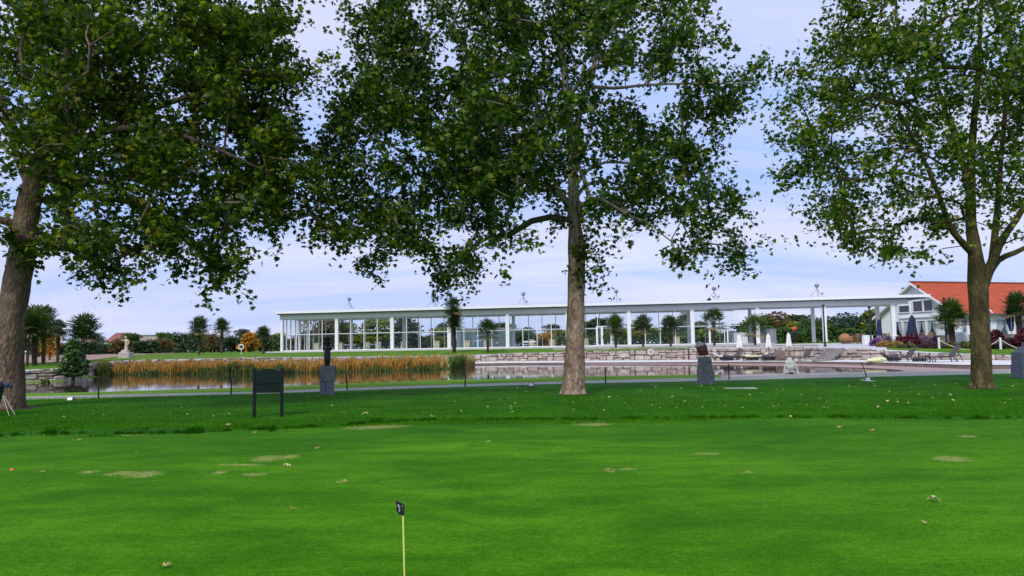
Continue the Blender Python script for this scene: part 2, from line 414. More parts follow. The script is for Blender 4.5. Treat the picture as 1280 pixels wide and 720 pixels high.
U_ALL = np.concatenate([np.linspace(-2.6,-.8,12), np.linspace(-.78,.78,157), np.linspace(.8,2.6,12)])
def upx(x): return (x-640)/F
def sheet(name, curves, mat, u=None, dz=0.0, sub=None, smooth=False, kind='structure', und=None):
    u = U_ALL if u is None else u
    rows = []
    for i, c in enumerate(curves):
        y, z = c(u)
        if i and sub and sub[i-1] > 1:
            y0, z0 = curves[i-1](u)
            for k in range(1, sub[i-1]):
                t_ = k/sub[i-1]; rows.append((y0+(y-y0)*t_, z0+(z-z0)*t_))
        rows.append((y, z))
    n = len(u); V = np.zeros((len(rows)*n, 3))
    for i, (y, z) in enumerate(rows):
        V[i*n:(i+1)*n, 0] = u*y; V[i*n:(i+1)*n, 1] = y; V[i*n:(i+1)*n, 2] = z+dz
    if und is not None: V[:,2] += und(V[:,0], V[:,1])
    ii, kk = np.meshgrid(np.arange(len(rows)-1), np.arange(n-1), indexing='ij')
    a = (ii*n+kk).ravel(); Fc = np.stack([a, a+1, a+1+n, a+n], 1)
    o = np_mesh(name, V, Fc, mat, smooth=smooth)
    return tag(o, kind=kind)

# lawn: fringe line between the mown green and the rough
EDGE = curve([(-40,548,0),(60,543,0),(160,545,0),(250,541,0),(300,537,0),(420,533,0),(520,527,0),(640,524.5,0),(760,523.5,0),(900,523.5,0),(1100,523,0),(1280,522.5,0),(1330,522,0)])
def und_lawn(X, Y):
    e = EDGE(X/np.maximum(Y,.1))[0]
    t_ = np.clip((Y-e)/1.0, 0, 1); c1 = C1(X/np.maximum(Y,.1))[0]
    f = np.clip((c1-Y)/3.0, 0, 1)
    swell = (.03*np.sin(X*.35+.7)*np.cos(Y*.3) + .02*np.sin(X*.9+Y*.6))*f*np.clip(Y/8,0,1)
    return swell + t_*f*.035
yy = [const(k, 0) for k in (4,5,6,7,8,9,10,11,12,13)]
COLL = curve([(-40,590,0),(0,587,0),(100,582,0),(300,571,0),(450,560,0),(560,553,0),(640,550,0),(900,550,0),(1100,555,0),(1280,558,0),(1330,559,0)])
yy = [const(k, 0) for k in (4,5,6,7,8)]
sheet('putting_green', yy + [COLL], M_green, sub=[2]*4+[8], smooth=True, und=und_lawn)
sheet('green_collar', [COLL, EDGE], M_collar, sub=[10], smooth=True, und=und_lawn)
mb = MB(); mb.add([(-90,-30,0),(90,-30,0),(10.4,4,0),(-10.4,4,0)], [(0,1,2,3)]); mb.add([(-90,-30,0),(-10.4,4,0),(-60,23,0)], [(0,1,2)]); mb.add([(90,-30,0),(60,23,0),(10.4,4,0)], [(0,1,2)])
tag(mb.build('near_lawn', M_green), kind='structure')
sheet('rough_lawn', [EDGE, C1], M_rough, sub=[30], smooth=True, und=und_lawn)
sheet('path', [C1, C2], M_path)
uL = np.unique(np.concatenate([U_ALL[U_ALL < upx(905)], [upx(905)]])); uR = np.concatenate([[upx(905)], U_ALL[U_ALL > upx(905)]])
sheet('grass_bank', [C2, off(C3,-.02,-.26), off(C3,.25,-.42)], M_bank, u=uL, sub=[5,1])
sheet('pool_kerb', [off(C2,0,0.0), off(C3,0,.02), off(C3,.01,-.6)], M_kerb, u=uR, dz=.01)
M_bed = simple('pond_bed', (.09,.07,.05), (.05,.04,.03), .95, 1)
sheet('pond_bed', [off(C3,-.3,-.5), off(C3,1.2,-1.0), off(C4,-.6,-1.0), off(C4,.3,-1.0)], M_bed)
def water_mat():
    m, t, b = nt('pond_water')
    g = t.nodes.new('ShaderNodeNewGeometry')
    mp = t.nodes.new('ShaderNodeMapping'); mp.inputs['Scale'].default_value = (1.0,.45,1); t.links.new(g.outputs['Position'], mp.inputs[0])
    c = ramp(t, noi(t, mp.outputs[0], .3, 3), [(.3, (.030,.026,.018)), (.7, (.055,.045,.032))])
    t.links.new(c, b.inputs['Base Color']); b.inputs['Roughness'].default_value = .035; b.inputs['IOR'].default_value = 1.33
    b.inputs['Specular IOR Level'].default_value = .5
    bump(t, b, noi(t, mp.outputs[0], 2.6, 3, .5), .05, .05); return m
M_water = water_mat()
sheet('pond_water', [off(C3,-.1,-.3), off(C4,.02,-.3)], M_water, sub=[6])
# sloping pink pool floor on the right, showing dry above the waterline
def beach_far(u): y, z = C4(u); return y-.03, np.full_like(y, -.245)
def BL(u):
    y4 = C4(u)[0]; y3 = C3(u)[0]
    x = 640+u*F
    w = np.interp(x, [700,760,900,1000,1100,1128,1150,1400], [.0,.3,2.4,4.2,3.6,5.0,40,40])
    return np.maximum(y4-w, y3), np.full_like(y4, -.292)
def BL2(u):
    y, z = BL(u); y3 = C3(u)[0]; y2 = np.maximum(y-3.5, y3-.01); k = np.clip((y-y2)/3.5,0,1)
    return y2, -.292-.12*k
def pool_floor_mat():
    m, t, b = nt('pink_pool_floor'); g = t.nodes.new('ShaderNodeNewGeometry')
    f = noi(t, g.outputs['Position'], .8, 5, .6)
    c = ramp(t, f, [(.3, (.26,.155,.125)), (.55, (.36,.22,.18)), (.75, (.44,.30,.25))])
    t.links.new(c, b.inputs['Base Color']); b.inputs['Roughness'].default_value = .55; return m
M_poolfloor = pool_floor_mat()
uP = np.concatenate([[upx(705)], U_ALL[U_ALL > upx(705)]])
sheet('pool_floor', [BL2, BL, beach_far], M_poolfloor, u=uP, sub=[1,3])
# puddles on the dry pool floor
mb = MB()
for px, py, rx, ry in ((1113,462.6,27,2.2),(1160,463.2,9,.5)):
    p = on(px, py, -.285); hx = rx*p.y/F; hy = (on(px,py-ry,-.285).y-on(px,py+ry,-.285).y)/2
    n = 26; vs = []
    for k in range(n):
        a = 2*math.pi*k/n; q = 1+.25*noise.noise(Vector((math.cos(a)*1.5+px, math.sin(a)*1.5, 0)))
        x_, y_ = p.x+hx*q*math.cos(a), p.y+hy*q*math.sin(a)
        vs.append((x_, y_, -.283))
    mb.add(vs, [tuple(range(n))])
# far deck + pool riser
uD = np.concatenate([[upx(576)], U_ALL[U_ALL > upx(576)]])
sheet('pool_deck', [off(C4,-.02), off(C4,.35), off(C5,-.02,0)], M_deck, u=uD, dz=.012)
sheet('pool_side', [off(C4,.03,-.75), off(C4,.03,None,.0)], simple('pool_side_shaded', (.25,.19,.16), (.15,.11,.10), .8, 2), u=uD)  # riser colour darkened to paint the shadow line under the coping
uW = np.concatenate([U_ALL[U_ALL < upx(576)], [upx(576)]])
sheet('pond_shore', [off(C4,-.3,-.6), off(C4,0,-.29), off(C5,-.05,-.24), off(C5,.05,-.2)], M_bank, u=uW)
# land beyond the wall
def ud(a, b): return np.unique(np.concatenate([[upx(a)], U_ALL[(U_ALL > upx(a)) & (U_ALL < upx(b))], [upx(b)]]))
sheet('far_lawn', [off(C5,.02), CM, C6], M_fargrass, u=ud(-1800, 860), sub=[3,3])
sheet('terrace', [off(C5,.02), off(CM,0,None), C6], M_concrete, u=ud(860, 1105), sub=[3,2])
def lineY(pts): return curve(pts)
sheet('flower_bed_soil', [CM, C6], simple('bed_soil', (.10,.08,.05), (.05,.045,.03), .95, 2), u=ud(1105, 3000), sub=[2])
sheet('lounge_lawn', [off(C5,.02), CM], M_fargrass, u=ud(1105, 3000), sub=[4])
sheet('garden_path', [off(CM,-2.6,None,-.20), off(CM,-2.58,None,.04), off(CM,.3,None,0.04)], M_deck, u=ud(1095, 3000), dz=.045)
sheet('field', [C6, const(100,1.25), const(160,1.32), const(3000,1.32)], M_fargrass, sub=[1,3,1])
def fcv(k):
    def q(u):
        Y = np.interp(u, [upx(-200),upx(60),upx(110),upx(150),upx(200),upx(262)], [64,64,68,82,112,150])*(1-k)+152*k
        return Y, np.array([prof_z(a*b, b) for a, b in zip(u, Y)])
    return q
sheet('stubble_field', [fcv(k/8) for k in range(9)], M_field, u=np.linspace(upx(-1200), upx(262), 60), dz=.035)

# ------------------------------------------------------------------ rubble walls
def rubble(name, c, x0, x1, label, zfoot, thick=.5, course=.36, dzt=0, back=0.0, seed=3):
    rr = random.Random(seed)
    us = np.linspace(upx(x0), upx(x1), 400); y, z = c(us); y = y+back; pts = np.stack([us*y, y], 1); zt = z+dzt
    s = np.concatenate([[0], np.cumsum(np.linalg.norm(np.diff(pts, axis=0), axis=1))]); L = s[-1]
    def P(t_): return np.interp(t_, s, pts[:,0]), np.interp(t_, s, pts[:,1]), np.interp(t_, s, zt)
    mb = MB(); jb = MB()
    zmax = zt.max(); ch_ = course*.62; cw = .24; nr = int(math.ceil((zmax-zfoot)/ch_))+1; nc = int(L/cw)+1
    occ = np.zeros((nr, nc), bool)
    for r_ in range(nr):
        c = 0
        while c < nc:
            if occ[r_, c]: c += 1; continue
            w_ = rr.choice((2,2,3,3,4,5)); h_ = rr.choice((1,1,2,2)) if r_ < nr-1 else 1
            w2 = 0
            while w2 < w_ and c+w2 < nc and not occ[r_, c+w2]: w2 += 1
            occ[r_:r_+h_, c:c+w2] = True
            a = c*cw; b = min((c+w2)*cw, L); c += w2
            if b-a < .1: continue
            xa, ya, za = P(a); xb, yb, zb = P(b); top = min(za, zb) + rr.uniform(-.05, .07)
            z0 = zfoot+r_*ch_; z1 = z0+h_*ch_
            if z0 > top-.08: continue
            if z1 > top-.10: z1 = top
            d = Vector((xb-xa, yb-ya, 0)).normalized(); nrm = Vector((d.y, -d.x, 0)); pr = rr.uniform(-.05, .10)
            A = Vector((xa, ya, 0)); B = Vector((xb, yb, 0)); g_ = rr.uniform(.008,.028)
            def j(k): return rr.uniform(-k, k)
            n_ = 8; ring = []; cx_ = (A+B)/2; hw = (b-a)/2-g_; hz_ = (z1-z0)/2-g_; zc = (z0+z1)/2; e_ = rr.uniform(.16,.34)
            for q in range(n_):
                an = math.pi*2*(q+.5)/n_; cx2 = max(-1, min(1, math.cos(an)*1.04)); cz2 = max(-1, min(1, math.sin(an)*1.04*1.0))
                cx2 = math.copysign(abs(cx2)**.35, cx2); cz2 = math.copysign(abs(cz2)**.35, cz2)
                ring.append((cx2*hw+j(.03), cz2*hz_+j(.025)))
            def W(p, o_): return cx_+d*p[0]+Vector((0,0,zc+p[1]))+nrm*o_
            vs = [W(p, -.25) for p in ring]+[W(p, pr) for p in ring]+[W((p[0]*(1-e_*.5)+j(.02), p[1]*(1-e_)+j(.02)), pr+rr.uniform(.05,.10)) for p in ring]
            fs = [tuple(range(16,24))]+[(q+8,(q+1)%8+8,(q+1)%8+16,q+16) for q in range(8)]+[(q,(q+1)%8,(q+1)%8+8,q+8) for q in range(8)]
            mb.add(vs, fs)
    k = 60; pv = []
    for i in range(k+1):
        x_, y_, z_ = P(L*i/k); pv.append((x_, y_, z_))
    for i in range(k):
        (xa, ya, za), (xb, yb, zb) = pv[i], pv[i+1]
        d = Vector((xb-xa, yb-ya, 0)).normalized(); nrm = Vector((d.y, -d.x, 0))*.03
        lo = zfoot-.4
        jb.obox((xa-nrm.x, ya-nrm.y, lo), (xb-xa, yb-ya, 0), (nrm.x*-8, nrm.y*-8, 0), (0,0,min(za,zb)-.07-lo))
    root = thing(name, label, 'wall', (0,0,0))
    mb.build('stones', M_rubble, root); jb.build('mortar_backing', M_joint, root)
    return root
rubble('stone_wall', C5, -150, 108, 'low rubble stone wall rising from the pond behind the leaning dark post and conifer, at the left end', -.35, course=.34)
rubble('stone_wall', C5, 109, 578, 'long rubble stone wall running behind the orange reeds', -.3, course=.3, seed=5)
rubble('stone_wall', C5, 580, 858, 'pinkish rubble retaining wall behind the pond below the row of palms', -.02, course=.38, seed=8)
rubble('stone_wall', C5, 859, 1108, 'rubble retaining wall behind the sunbed deck below the terrace of closed white parasols', -.02, course=.40, seed=9)
rubble('stone_wall', C5, 1109, 1500, 'low wall of large squared blocks behind the two upright loungers', -.02, course=.5, seed=12)
def tier(u): y, z = C5(u); return y+4.5, np.full_like(y, 1.22)
mb = MB(); us = np.linspace(upx(690), upx(1020), 60); rr = random.Random(4)
for i in range(59):
    ya, _ = tier(us[i:i+1]); yb, _ = tier(us[i+1:i+2]); a = Vector((us[i]*ya[0], ya[0], .7)); b = Vector((us[i+1]*yb[0], yb[0], .7))
    d = (b-a); g_ = d*.02; zt = 1.2+rr.uniform(-.015,.015)
    mb.obox(a+g_, d-g_*2, (0,.4,0), (0,0,zt-.7))
tag(mb.build('block_wall', stone_mat('grey_blocks', [(0,(.30,.27,.25)),(.5,(.38,.35,.32)),(1,(.25,.22,.21))])), 'low grey block wall behind the palms, upper tier above the pinkish rubble wall', 'wall')
us2 = ud(690, 1020)
tag(sheet('terrace_lawn_edge', [lambda u: (tier(u)[0]+.35, tier(u)[1]-.03), off(C6,0,1.19)], M_concrete, u=us2, dz=.02), kind='structure')
# old stone steps between deck and terrace
mb = MB(); p = gnd(1036, 59.2)
for k in range(5): mb.box((p.x+k*.42-.6, p.y-.1+k*.34, .0+.2*k), (1.5, .42, .24), .25)
tag(mb.build('stone_steps', simple('worn_step_stone', (.30,.28,.27), (.17,.16,.155), .9, 3, .4)), 'worn grey stone steps climbing from pool deck to terrace beside the wall', 'steps')

# ------------------------------------------------------------------ glass pavilion
P0 = Vector((-29.4, 95.0, 1.2)); P1 = Vector((42.3, 83.0, 1.2)); AX = (P1-P0)/10; BAY = AX.length; A = AX.normalized(); B = Vector((-A.y, A.x, 0))
ang = math.atan2(A.y, A.x); DEP = 5.0; H = 4.25
pv = thing('glass_pavilion', 'long white glass-walled pavilion with flat roof stretching behind the pond', 'pavilion', P0, ang)
def L(k): return k*BAY
mb = MB(); mb.box((L(4.0), DEP/2, -.10), (L(8.4)+.6, DEP+1.6, .55)); mb.build('plinth', M_concrete, pv)
mb = MB(); mb.box((L(9.0), DEP/2, -.16), (L(2.0)+6, DEP+1.6, .4)); mb.build('plinth', M_deck, pv)
rf = MB(); rf.box((L(5.22), DEP/2-.1, H+.82), (L(10.44)+1.0, DEP+2.0, .30)); rf = rf.build('roof', M_white, pv)
mb = MB(); mb.box((L(5.2), DEP/2-.1, H+.615), (L(10.4)+.8, DEP+1.3, .11)); mb.build('shadow_line_strip', M_granite2, rf)  # dark strip painting the beam's shadow line below the white roof edge
mb = MB(); mb.box((L(5.1), -.0, H+.28), (L(10.2)+.5, .42, .56)); mb.box((L(5.1), DEP, H+.28), (L(10.2)+.5, .42, .56)); mb.box((0, DEP/2, H+.282), (.42, DEP-.5, .55))
mb.build('beam', M_white, rf)
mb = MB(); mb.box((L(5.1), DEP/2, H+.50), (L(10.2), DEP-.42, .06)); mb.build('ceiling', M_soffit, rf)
mb = MB()
for k in range(64): mb.box((L(.05+k*.163), -1.05, H+1.02), (.06,.06,.12))
mb.build('edge_studs', M_soffit, rf)
for k in range(11):
    w = .30 if k == 0 else .42
    mb = MB(); mb.box((L(k)+(.1 if k else .0), 0, (H+.18)/2), (w, .36, H-.18)); mb.build('column', M_white, pv)
    mb = MB(); mb.box((L(k)+.0, DEP, (H+.18)/2), (w*.9, .34, H-.18)); mb.build('column', M_white, pv)
def bayglass(x0, x1, y, n, mull=True):
    fb = MB(); gb = MB(); w = x1-x0
    fb.box(((x0+x1)/2, y, .22), (w, .16, .10)); fb.box(((x0+x1)/2, y, H-.05), (w, .10, .10)); fb.box(((x0+x1)/2, y, 2.28), (w, .09, .065))
    for i in range(1, n): fb.box((x0+w*i/n, y, H/2+.1), (.075, .12, H-.25))
    f_ = fb.build('window_frame', M_white, pv)
    gb.add([(x0, y+.03, .2), (x1, y+.03, .2), (x1, y+.03, H), (x0, y+.03, H)], [(0,1,2,3)]); gb.build('glass', M_glass, f_)
for k in range(8):
    x0 = L(k)+.22; x1 = L(k+1)-.12
    if k == 7: x1 = L(7)+5.4
    bayglass(x0, x1, 0, 4 if k < 7 else 3); bayglass(x0, x1, DEP, 4 if k < 7 else 3)
# end wall
fb = MB(); gb = MB()
for y_ in (1.2, 2.4, 3.7): fb.box((0, y_, H/2+.1), (.12, .09, H-.25))
fb.box((0, DEP/2, 2.28), (.09, DEP-.3, .065)); fb.box((0, DEP/2, .22), (.14, DEP-.3, .1)); f_ = fb.build('window_frame', M_white, pv)
gb.add([(.03,.15,.2),(.03,DEP-.15,.2),(.03,DEP-.15,H),(.03,.15,H)], [(0,1,2,3)]); gb.build('glass', M_glass, f_)
# glass lobby inside the left end
mb = MB()
for x_, y_ in ((1.35,1.3),(2.9,1.3),(3.35,3.6),(1.35,3.6),(2.2,2.4)): mb.box((x_, y_, H/2+.1), (.10,.10,H-.2))
mb.box((2.2,1.3,2.3), (1.7,.08,.08)); mb.build('inner_lobby_frame', M_white, pv)
# entrance door frames in the sixth bay
def doorway(px0, px1, hgt, lab):
    def lx(px):
        u = (px-640)/F; # intersection with facade line
        t_ = (P0.x - u*P0.y)/(u*A.y - A.x); return t_
    x0 = lx(px0); x1 = lx(px1); fb = MB()
    fb.box((x0, -.1, hgt/2+.2), (.2,.2,hgt)); fb.box((x1, -.1, hgt/2+.2), (.18,.2,hgt)); fb.box(((x0+x1)/2, -.1, hgt+.15), (x1-x0-.2,.2,.14)); fb.box(((x0+x1)/2, -.1, .26), (x1-x0-.2,.2,.12))
    fb.box((x0+(x1-x0)*.36, -.1, hgt/2+.2), (.26,.18,hgt-.1)); d_ = fb.build('door', M_white, pv)
    hb = MB(); hb.box((x0+(x1-x0)*.36+.1, -.23, 1.2), (.05,.08,.4)); hb.build('handle', M_dark, d_)
doorway(745, 762.5, 2.3, '')
for q_ in (7.28, 7.55): mb = MB(); mb.box((L(q_), -.12, 1.35), (.14,.14,2.2)); mb.build('door_post', M_white, pv)

# roof balls on tripods
def ball_lamp():
    t_ = thing('roof_ball_lamp', '', 'roof lamp', (0,0,0))
    mb = MB(); mb.ell((0,0,1.36), (.25,.25,.25), 18, 12); mb.build('ball', M_polesteel, t_, True)
    mb = MB(); mb.lathe((0,0,.98), [(.03,0),(.05,.1),(.16,.22)], 10); mb.build('cup', M_polesteel, t_)
    for a in (0, 120, 240):
        mb = MB(); mb.tube([(.85*math.cos(R(a-60)), .85*math.sin(R(a-60)), 0), (0,0,1.05)], .022, 5); mb.build('leg', M_polesteel, t_)
    mb = MB(); mb.lathe((.47,-.4,.30), [(.05,0),(.11,.06),(.09,.22)], 8); mb.build('spotlight', M_polesteel, t_)
    mb = MB(); mb.tube([(0,0,0),(0,0,1.0)], .018, 5); mb.build('centre_rod', M_polesteel, t_)
    return t_
bl0 = ball_lamp()
bl_lab = ['grey ball lamp on a tripod at the left end of the pavilion roof', 'grey ball lamp on roof tripod half hidden by hanging plane leaves', 'grey ball lamp on roof tripod left of the central tree trunk',
          'grey ball lamp on roof tripod just right of the central tree trunk', 'grey ball lamp on roof tripod above the red-brown head sculpture', 'grey ball lamp on roof tripod above the tall black lamp post']
for i, px in enumerate((436, 541, 654, 770.5, 893, 1022)):
    u = (px-640)/F; t_ = (P0.x - u*(P0.y))/(u*A.y - A.x); q = P0 + A*t_ + B*.4
    # keep pixel column with setback
    q = P0 + A*(t_) ; sx = proj(q)[0]; q.z = 1.2+H+.97
    if i == 0: bl0.location = q; bl0['label'] = bl_lab[0]; bl0['group'] = 'ball lamps along the pavilion roof'; o = bl0
    else: o = dup(bl0, q, 0, bl_lab[i], 'ball lamps along the pavilion roof')
    o.rotation_euler.z = ang

# small garden piers, grey boxes and a teal building beyond the glass
mb = MB(); mb.box((0,0,.55), (.75,.75,1.1)); mb.box((0,0,1.15), (.85,.85,.1)); pier0 = mb.build('stone_pier', M_sand)
pl = [397,412,470,482,531,541,581,596,660,671,718,842,1058]
pl = [395,425,459,473,505,546,584,608,664,690,732,846]
PL = ['in the first glass bay left of the black statue','just right of the second front column','in the middle of the second glass bay','left of the third front column','at the left of the third glass bay','behind the double-trunk palm side of the third bay','left of the blue window of the garden building','behind the small open-crowned palm','in the middle of the fifth glass bay','just left of the central plane trunk','just right of the central plane trunk','left of the column nearest the red-brown head']
for i, px in enumerate(pl):
    q = gnd(px, 108 if px < 1000 else 98)
    o = pier0 if i == 0 else pier0.copy()
    if i: col.objects.link(o)
    o.location = q; tag(o, 'square sandstone pier '+PL[i], 'pier', 'row of sandstone piers beyond the pavilion')
def building(name, label, px0, px1, Y, z1, wallm, roofm, depth=8, windows=(), gable=False, cat='building'):
    a = gnd(px0, Y); b = gnd(px1, Y); z0 = 1.2; t_ = thing(name, label, cat, (a.x, Y, z0)); w = b.x-a.x; h = z1-z0
    mb = MB(); mb.box((w/2, depth/2, h/2), (w, depth, h)); mb.build('wall', wallm, t_)
    mb = MB()
    if gable:
        hh = gable; mb.prism([(-.4,-.3,h),(w+.4,-.3,h),(w+.4-.6,depth/2,h+hh),(.2,depth/2,h+hh)], (0,0,.12)); mb.prism([(-.4,depth+.3,h),(w+.4,depth+.3,h),(w-.2,depth/2,h+hh),(.2,depth/2,h+hh)], (0,0,.12))
        mb.add([(0,0,h),(0,depth,h),(.2,depth/2,h+hh),(w,0,h),(w,depth,h),(w-.2,depth/2,h+hh)], [(0,2,1),(3,4,5)])
    else: mb.box((w/2, depth/2, h+.1), (w+.4, depth+.4, .2))
    mb.build('roof', roofm, t_)
    for (wx0, wx1, wy0, wy1, m_) in windows:
        mb = MB(); mb.box(((wx0+wx1)/2*w, -.03, (wy0+wy1)/2*h), ((wx1-wx0)*w, .08, (wy1-wy0)*h)); f_ = mb.build('window', m_, t_)
        mb = MB(); mb.box(((wx0+wx1)/2*w, -.085, (wy0+wy1)/2*h), (.06, .02, (wy1-wy0)*h)); mb.box(((wx0+wx1)/2*w, -.087, (wy0+wy1)/2*h), ((wx1-wx0)*w, .02, .06)); mb.build('frame', M_white, f_)
    return t_
building('garden_building', 'grey-green flat building with blue window seen through the pavilion glass', 572, 640, 112, 4.1, M_teal, M_greyroof, windows=[(.28,.44,.12,.7,simple('blue_window',(.10,.20,.34),(.07,.14,.25),.3,2)), (.70,.76,.2,.4,M_darkglass)])
building('far_house', 'small far cottage with dull red roof beside the beige statue', 133, 154, 190, 4.3, M_palewall, M_redroof, 8, windows=[(.35,.6,.3,.7,M_darkglass)], gable=2.3, cat='house')
building('far_barn', 'low grey roofed building showing above the far hedge', 174, 198, 200, 6.0, M_palewall, M_greyroof, 10)
# grey boxes beside the glass end
def gbox(label, px0, px1, Y, ztop, m_, dep=1.2, name='display_box'):
    a = gnd(px0, Y); b = gnd(px1, Y); t_ = thing(name, label, 'box', (a.x, Y, 1.18)); w = b.x-a.x; h = ztop-1.18
    mb = MB(); mb.box((w/2, dep/2, h/2), (w, dep, h)); mb.build('body', m_, t_)
    mb = MB(); mb.box((w/2, dep/2, h+.025), (w+.05, dep+.05, .05)); mb.build('lid', m_, t_)
    mb = MB(); mb.box((w*.5, -.01, h*.5), (.03,.02,h*.96)); mb.build('seam', M_soffit, t_)
gbox('tall glass and grey cabinet left of the light box on the terrace', 909, 917.5, 87.5, 2.72, simple('cabinet_glass', (.16,.22,.25), (.12,.17,.2), .15, 2))
gbox('light grey wide box standing on the terrace behind a closed parasol', 918, 935, 86.5, 2.62, M_lightbox)
gbox('mid grey panel box behind the palm at the pavilion opening', 945, 958.5, 88, 2.75, M_greypanel)
gbox('darker grey tall panel box right of the terrace palm', 959, 971, 87, 3.0, simple('slate_panel', (.20,.22,.27), (.17,.18,.22), .6, 2))

# ------------------------------------------------------------------ clubhouse
O = Vector((50.7, 85.0, 1.15)); HA = Vector((.952,.305,0)); hang = math.atan2(.305,.952)
ch = thing('clubhouse', 'white clubhouse with orange tiled pitched roof and gable end', 'house', O, hang)
LEN = 30.0; WID = 11.1; EH = 3.55; RH = 7.15
mb = MB(); mb.box((LEN/2, .15, EH/2), (LEN, .3, EH)); mb.box((LEN/2, WID-.15, EH/2), (LEN, .3, EH))
mb.prism([(0,.3,0),(0,WID-.3,0),(0,WID-.3,EH),(0,WID/2,RH-.15),(0,.3,EH)], (.3,0,0)); mb.build('wall', M_wall, ch)
def tile_mat():
    m, t, b = nt('orange_roof_tile'); v = coords(t)
    sep = t.nodes.new('ShaderNodeSeparateXYZ'); t.links.new(v, sep.inputs[0])
    w = t.nodes.new('ShaderNodeTexWave'); w.wave_type = 'BANDS'; w.bands_direction = 'Z'; w.inputs['Scale'].default_value = .75; w.inputs['Distortion'].default_value = .35; w.inputs['Detail'].default_value = 1; w.wave_profile = 'SAW'
    t.links.new(v, w.inputs['Vector'])
    f = noi(t, v, 1.1, 8, .78)
    c = ramp(t, f, [(.3, (.30,.055,.016)), (.5, (.40,.062,.018)), (.7, (.50,.10,.032))])
    c = mix(t, 1.0, c, ramp(t, w.outputs['Fac'], [(0, (.5,.45,.45)), (.14, (1,1,1)), (1, (1.03,1.0,1.0))]), 'MULTIPLY')
    t.links.new(c, b.inputs['Base Color']); b.inputs['Roughness'].default_value = .85; bump(t, b, w.outputs['Fac'], .6, .05); return m
M_tile = tile_mat()
ov = .75; sl = (RH-EH)/(WID/2)
mb = MB()
for side in (0, 1):
    e = -ov if side == 0 else WID+ov; ez = EH-ov*sl
    mb.prism([(-.7, e, ez), (LEN+.7, e, ez), (LEN+.7, WID/2, RH), (-.7, WID/2, RH)], (0,0,.16))
rf = mb.build('roof', M_tile, ch)
mb = MB()
for side in (0, 1):
    e = -ov-.02 if side == 0 else WID+ov+.02; ez = EH-ov*sl
    mb.prism([(-.76, e, ez-.16), (-.76, e, ez+.10), (-.76, WID/2, RH+.10), (-.76, WID/2, RH-.16)], (.055,0,0))
mb.build('bargeboard', M_white, rf)
mb = MB()
for side in (0, 1):
    e = -ov if side == 0 else WID+ov; ez = EH-ov*sl
    mb.prism([(-.70, e, ez-.06), (.3, e, ez-.06), (.3, WID/2, RH-.06), (-.70, WID/2, RH-.06)], (0,0,.05))
mb.build('verge_soffit', M_white, rf)
mb = MB(); mb.box((LEN/2, WID/2, RH+.2), (LEN+1.5, .3, .14)); mb.build('ridge_cap', simple('ridge_tile', (.24,.08,.05), (.16,.06,.04), .8, 3), rf)
mb = MB(); mb.tube([(-.6,-ov-.06,EH-ov*sl+.0),(LEN+.6,-ov-.06,EH-ov*sl+.0)], .08, 6); mb.build('gutter', simple('gutter_zinc', (.20,.19,.19), (.13,.12,.12), .5, 2, metal=.4), rf)
mb = MB(); mb.box((LEN/2, -ov/2+.02, EH-ov*sl+.03), (LEN+1.2, ov-.1, .05)); mb.build('soffit', M_white, rf)
mb = MB(); mb.obox((4.45,-ov,EH-ov*sl+.17),(.18,0,0),(1.1,2.6,2.6*sl),(0,0,.05)); mb.build('roof_ladder_strip', M_white, rf)
# pilasters
mb = MB(); mb.box((-.08, .25, EH/2), (.3,.62,EH)); mb.box((-.06, 2.25, EH/2-.3), (.24,.5,EH-.6)); mb.build('pilaster', M_white, ch)
mb = MB(); mb.box((-.1, WID/2-1.2, 3.02), (.22, WID-3.5, .12)); mb.build('balcony_ledge', M_white, ch)
def win_g(t0, t1, z0, z1, curt=True, par=ch):      # on the gable wall, t along depth
    fb = MB(); c_ = (t0+t1)/2; w = t1-t0; h = z1-z0
    fb.box((-.06, t0-.05, (z0+z1)/2), (.14,.10,h+.2)); fb.box((-.06, t1+.05, (z0+z1)/2), (.14,.10,h+.2)); fb.box((-.06, c_, z1+.05), (.14,w,.10)); fb.box((-.07, c_, z0-.05), (.18,w,.10))
    f_ = fb.build('window', M_white, par)
    gb = MB(); gb.box((-.012, c_, (z0+z1)/2), (.02, w, h)); gb.build('glass', M_darkglass, f_)
    if curt:
        cb = MB(); 
        for sgn in (0, 1):
            a = t0 if sgn == 0 else t1; d = 1 if sgn == 0 else -1
            cb.add([(-.03, a, z1), (-.03, a+d*w*.46, z1), (-.03, a+d*w*.38, (z0+z1)/2), (-.03, a+d*w*.16, z0+.1*h), (-.03, a, z0)], [(0,1,2,3,4)])
        cb.build('curtain', M_curtain, f_)
def win_s(s0, s1, z0, z1, curt=True):
    fb = MB(); c_ = (s0+s1)/2; w = s1-s0; h = z1-z0
    fb.box((s0-.05, -.06, (z0+z1)/2), (.10,.14,h+.2)); fb.box((s1+.05, -.06, (z0+z1)/2), (.10,.14,h+.2)); fb.box((c_, -.06, z1+.05), (w,.14,.10)); fb.box((c_, -.07, z0-.05), (w,.18,.10))
    f_ = fb.build('window', M_white, ch)
    gb = MB(); gb.box((c_, -.012, (z0+z1)/2), (w,.02,h)); gb.build('glass', M_darkglass, f_)
    if curt:
        cb = MB()
        cb.add([(s0,-.03,z1),(s0+w*.72,-.03,z1),(s0+w*.66,-.03,(z0+z1)/2),(s0+w*.30,-.03,z0+.05*h),(s0,-.03,z0)], [(0,1,2,3,4)]); cb.add([(s1,-.03,z1),(s1-w*.2,-.03,z1),(s1-w*.15,-.03,z0+.4*h),(s1,-.03,z0)], [(0,1,2,3)])
        cb.build('curtain', M_curtain, f_)
win_g(4.55, 5.95, 3.72, 4.95, False); win_g(3.1, 4.35, 3.72, 4.95, False); win_g(1.35, 2.2, 3.62, 4.4, False); win_g(6.5, 8.1, 3.72, 4.5, False)
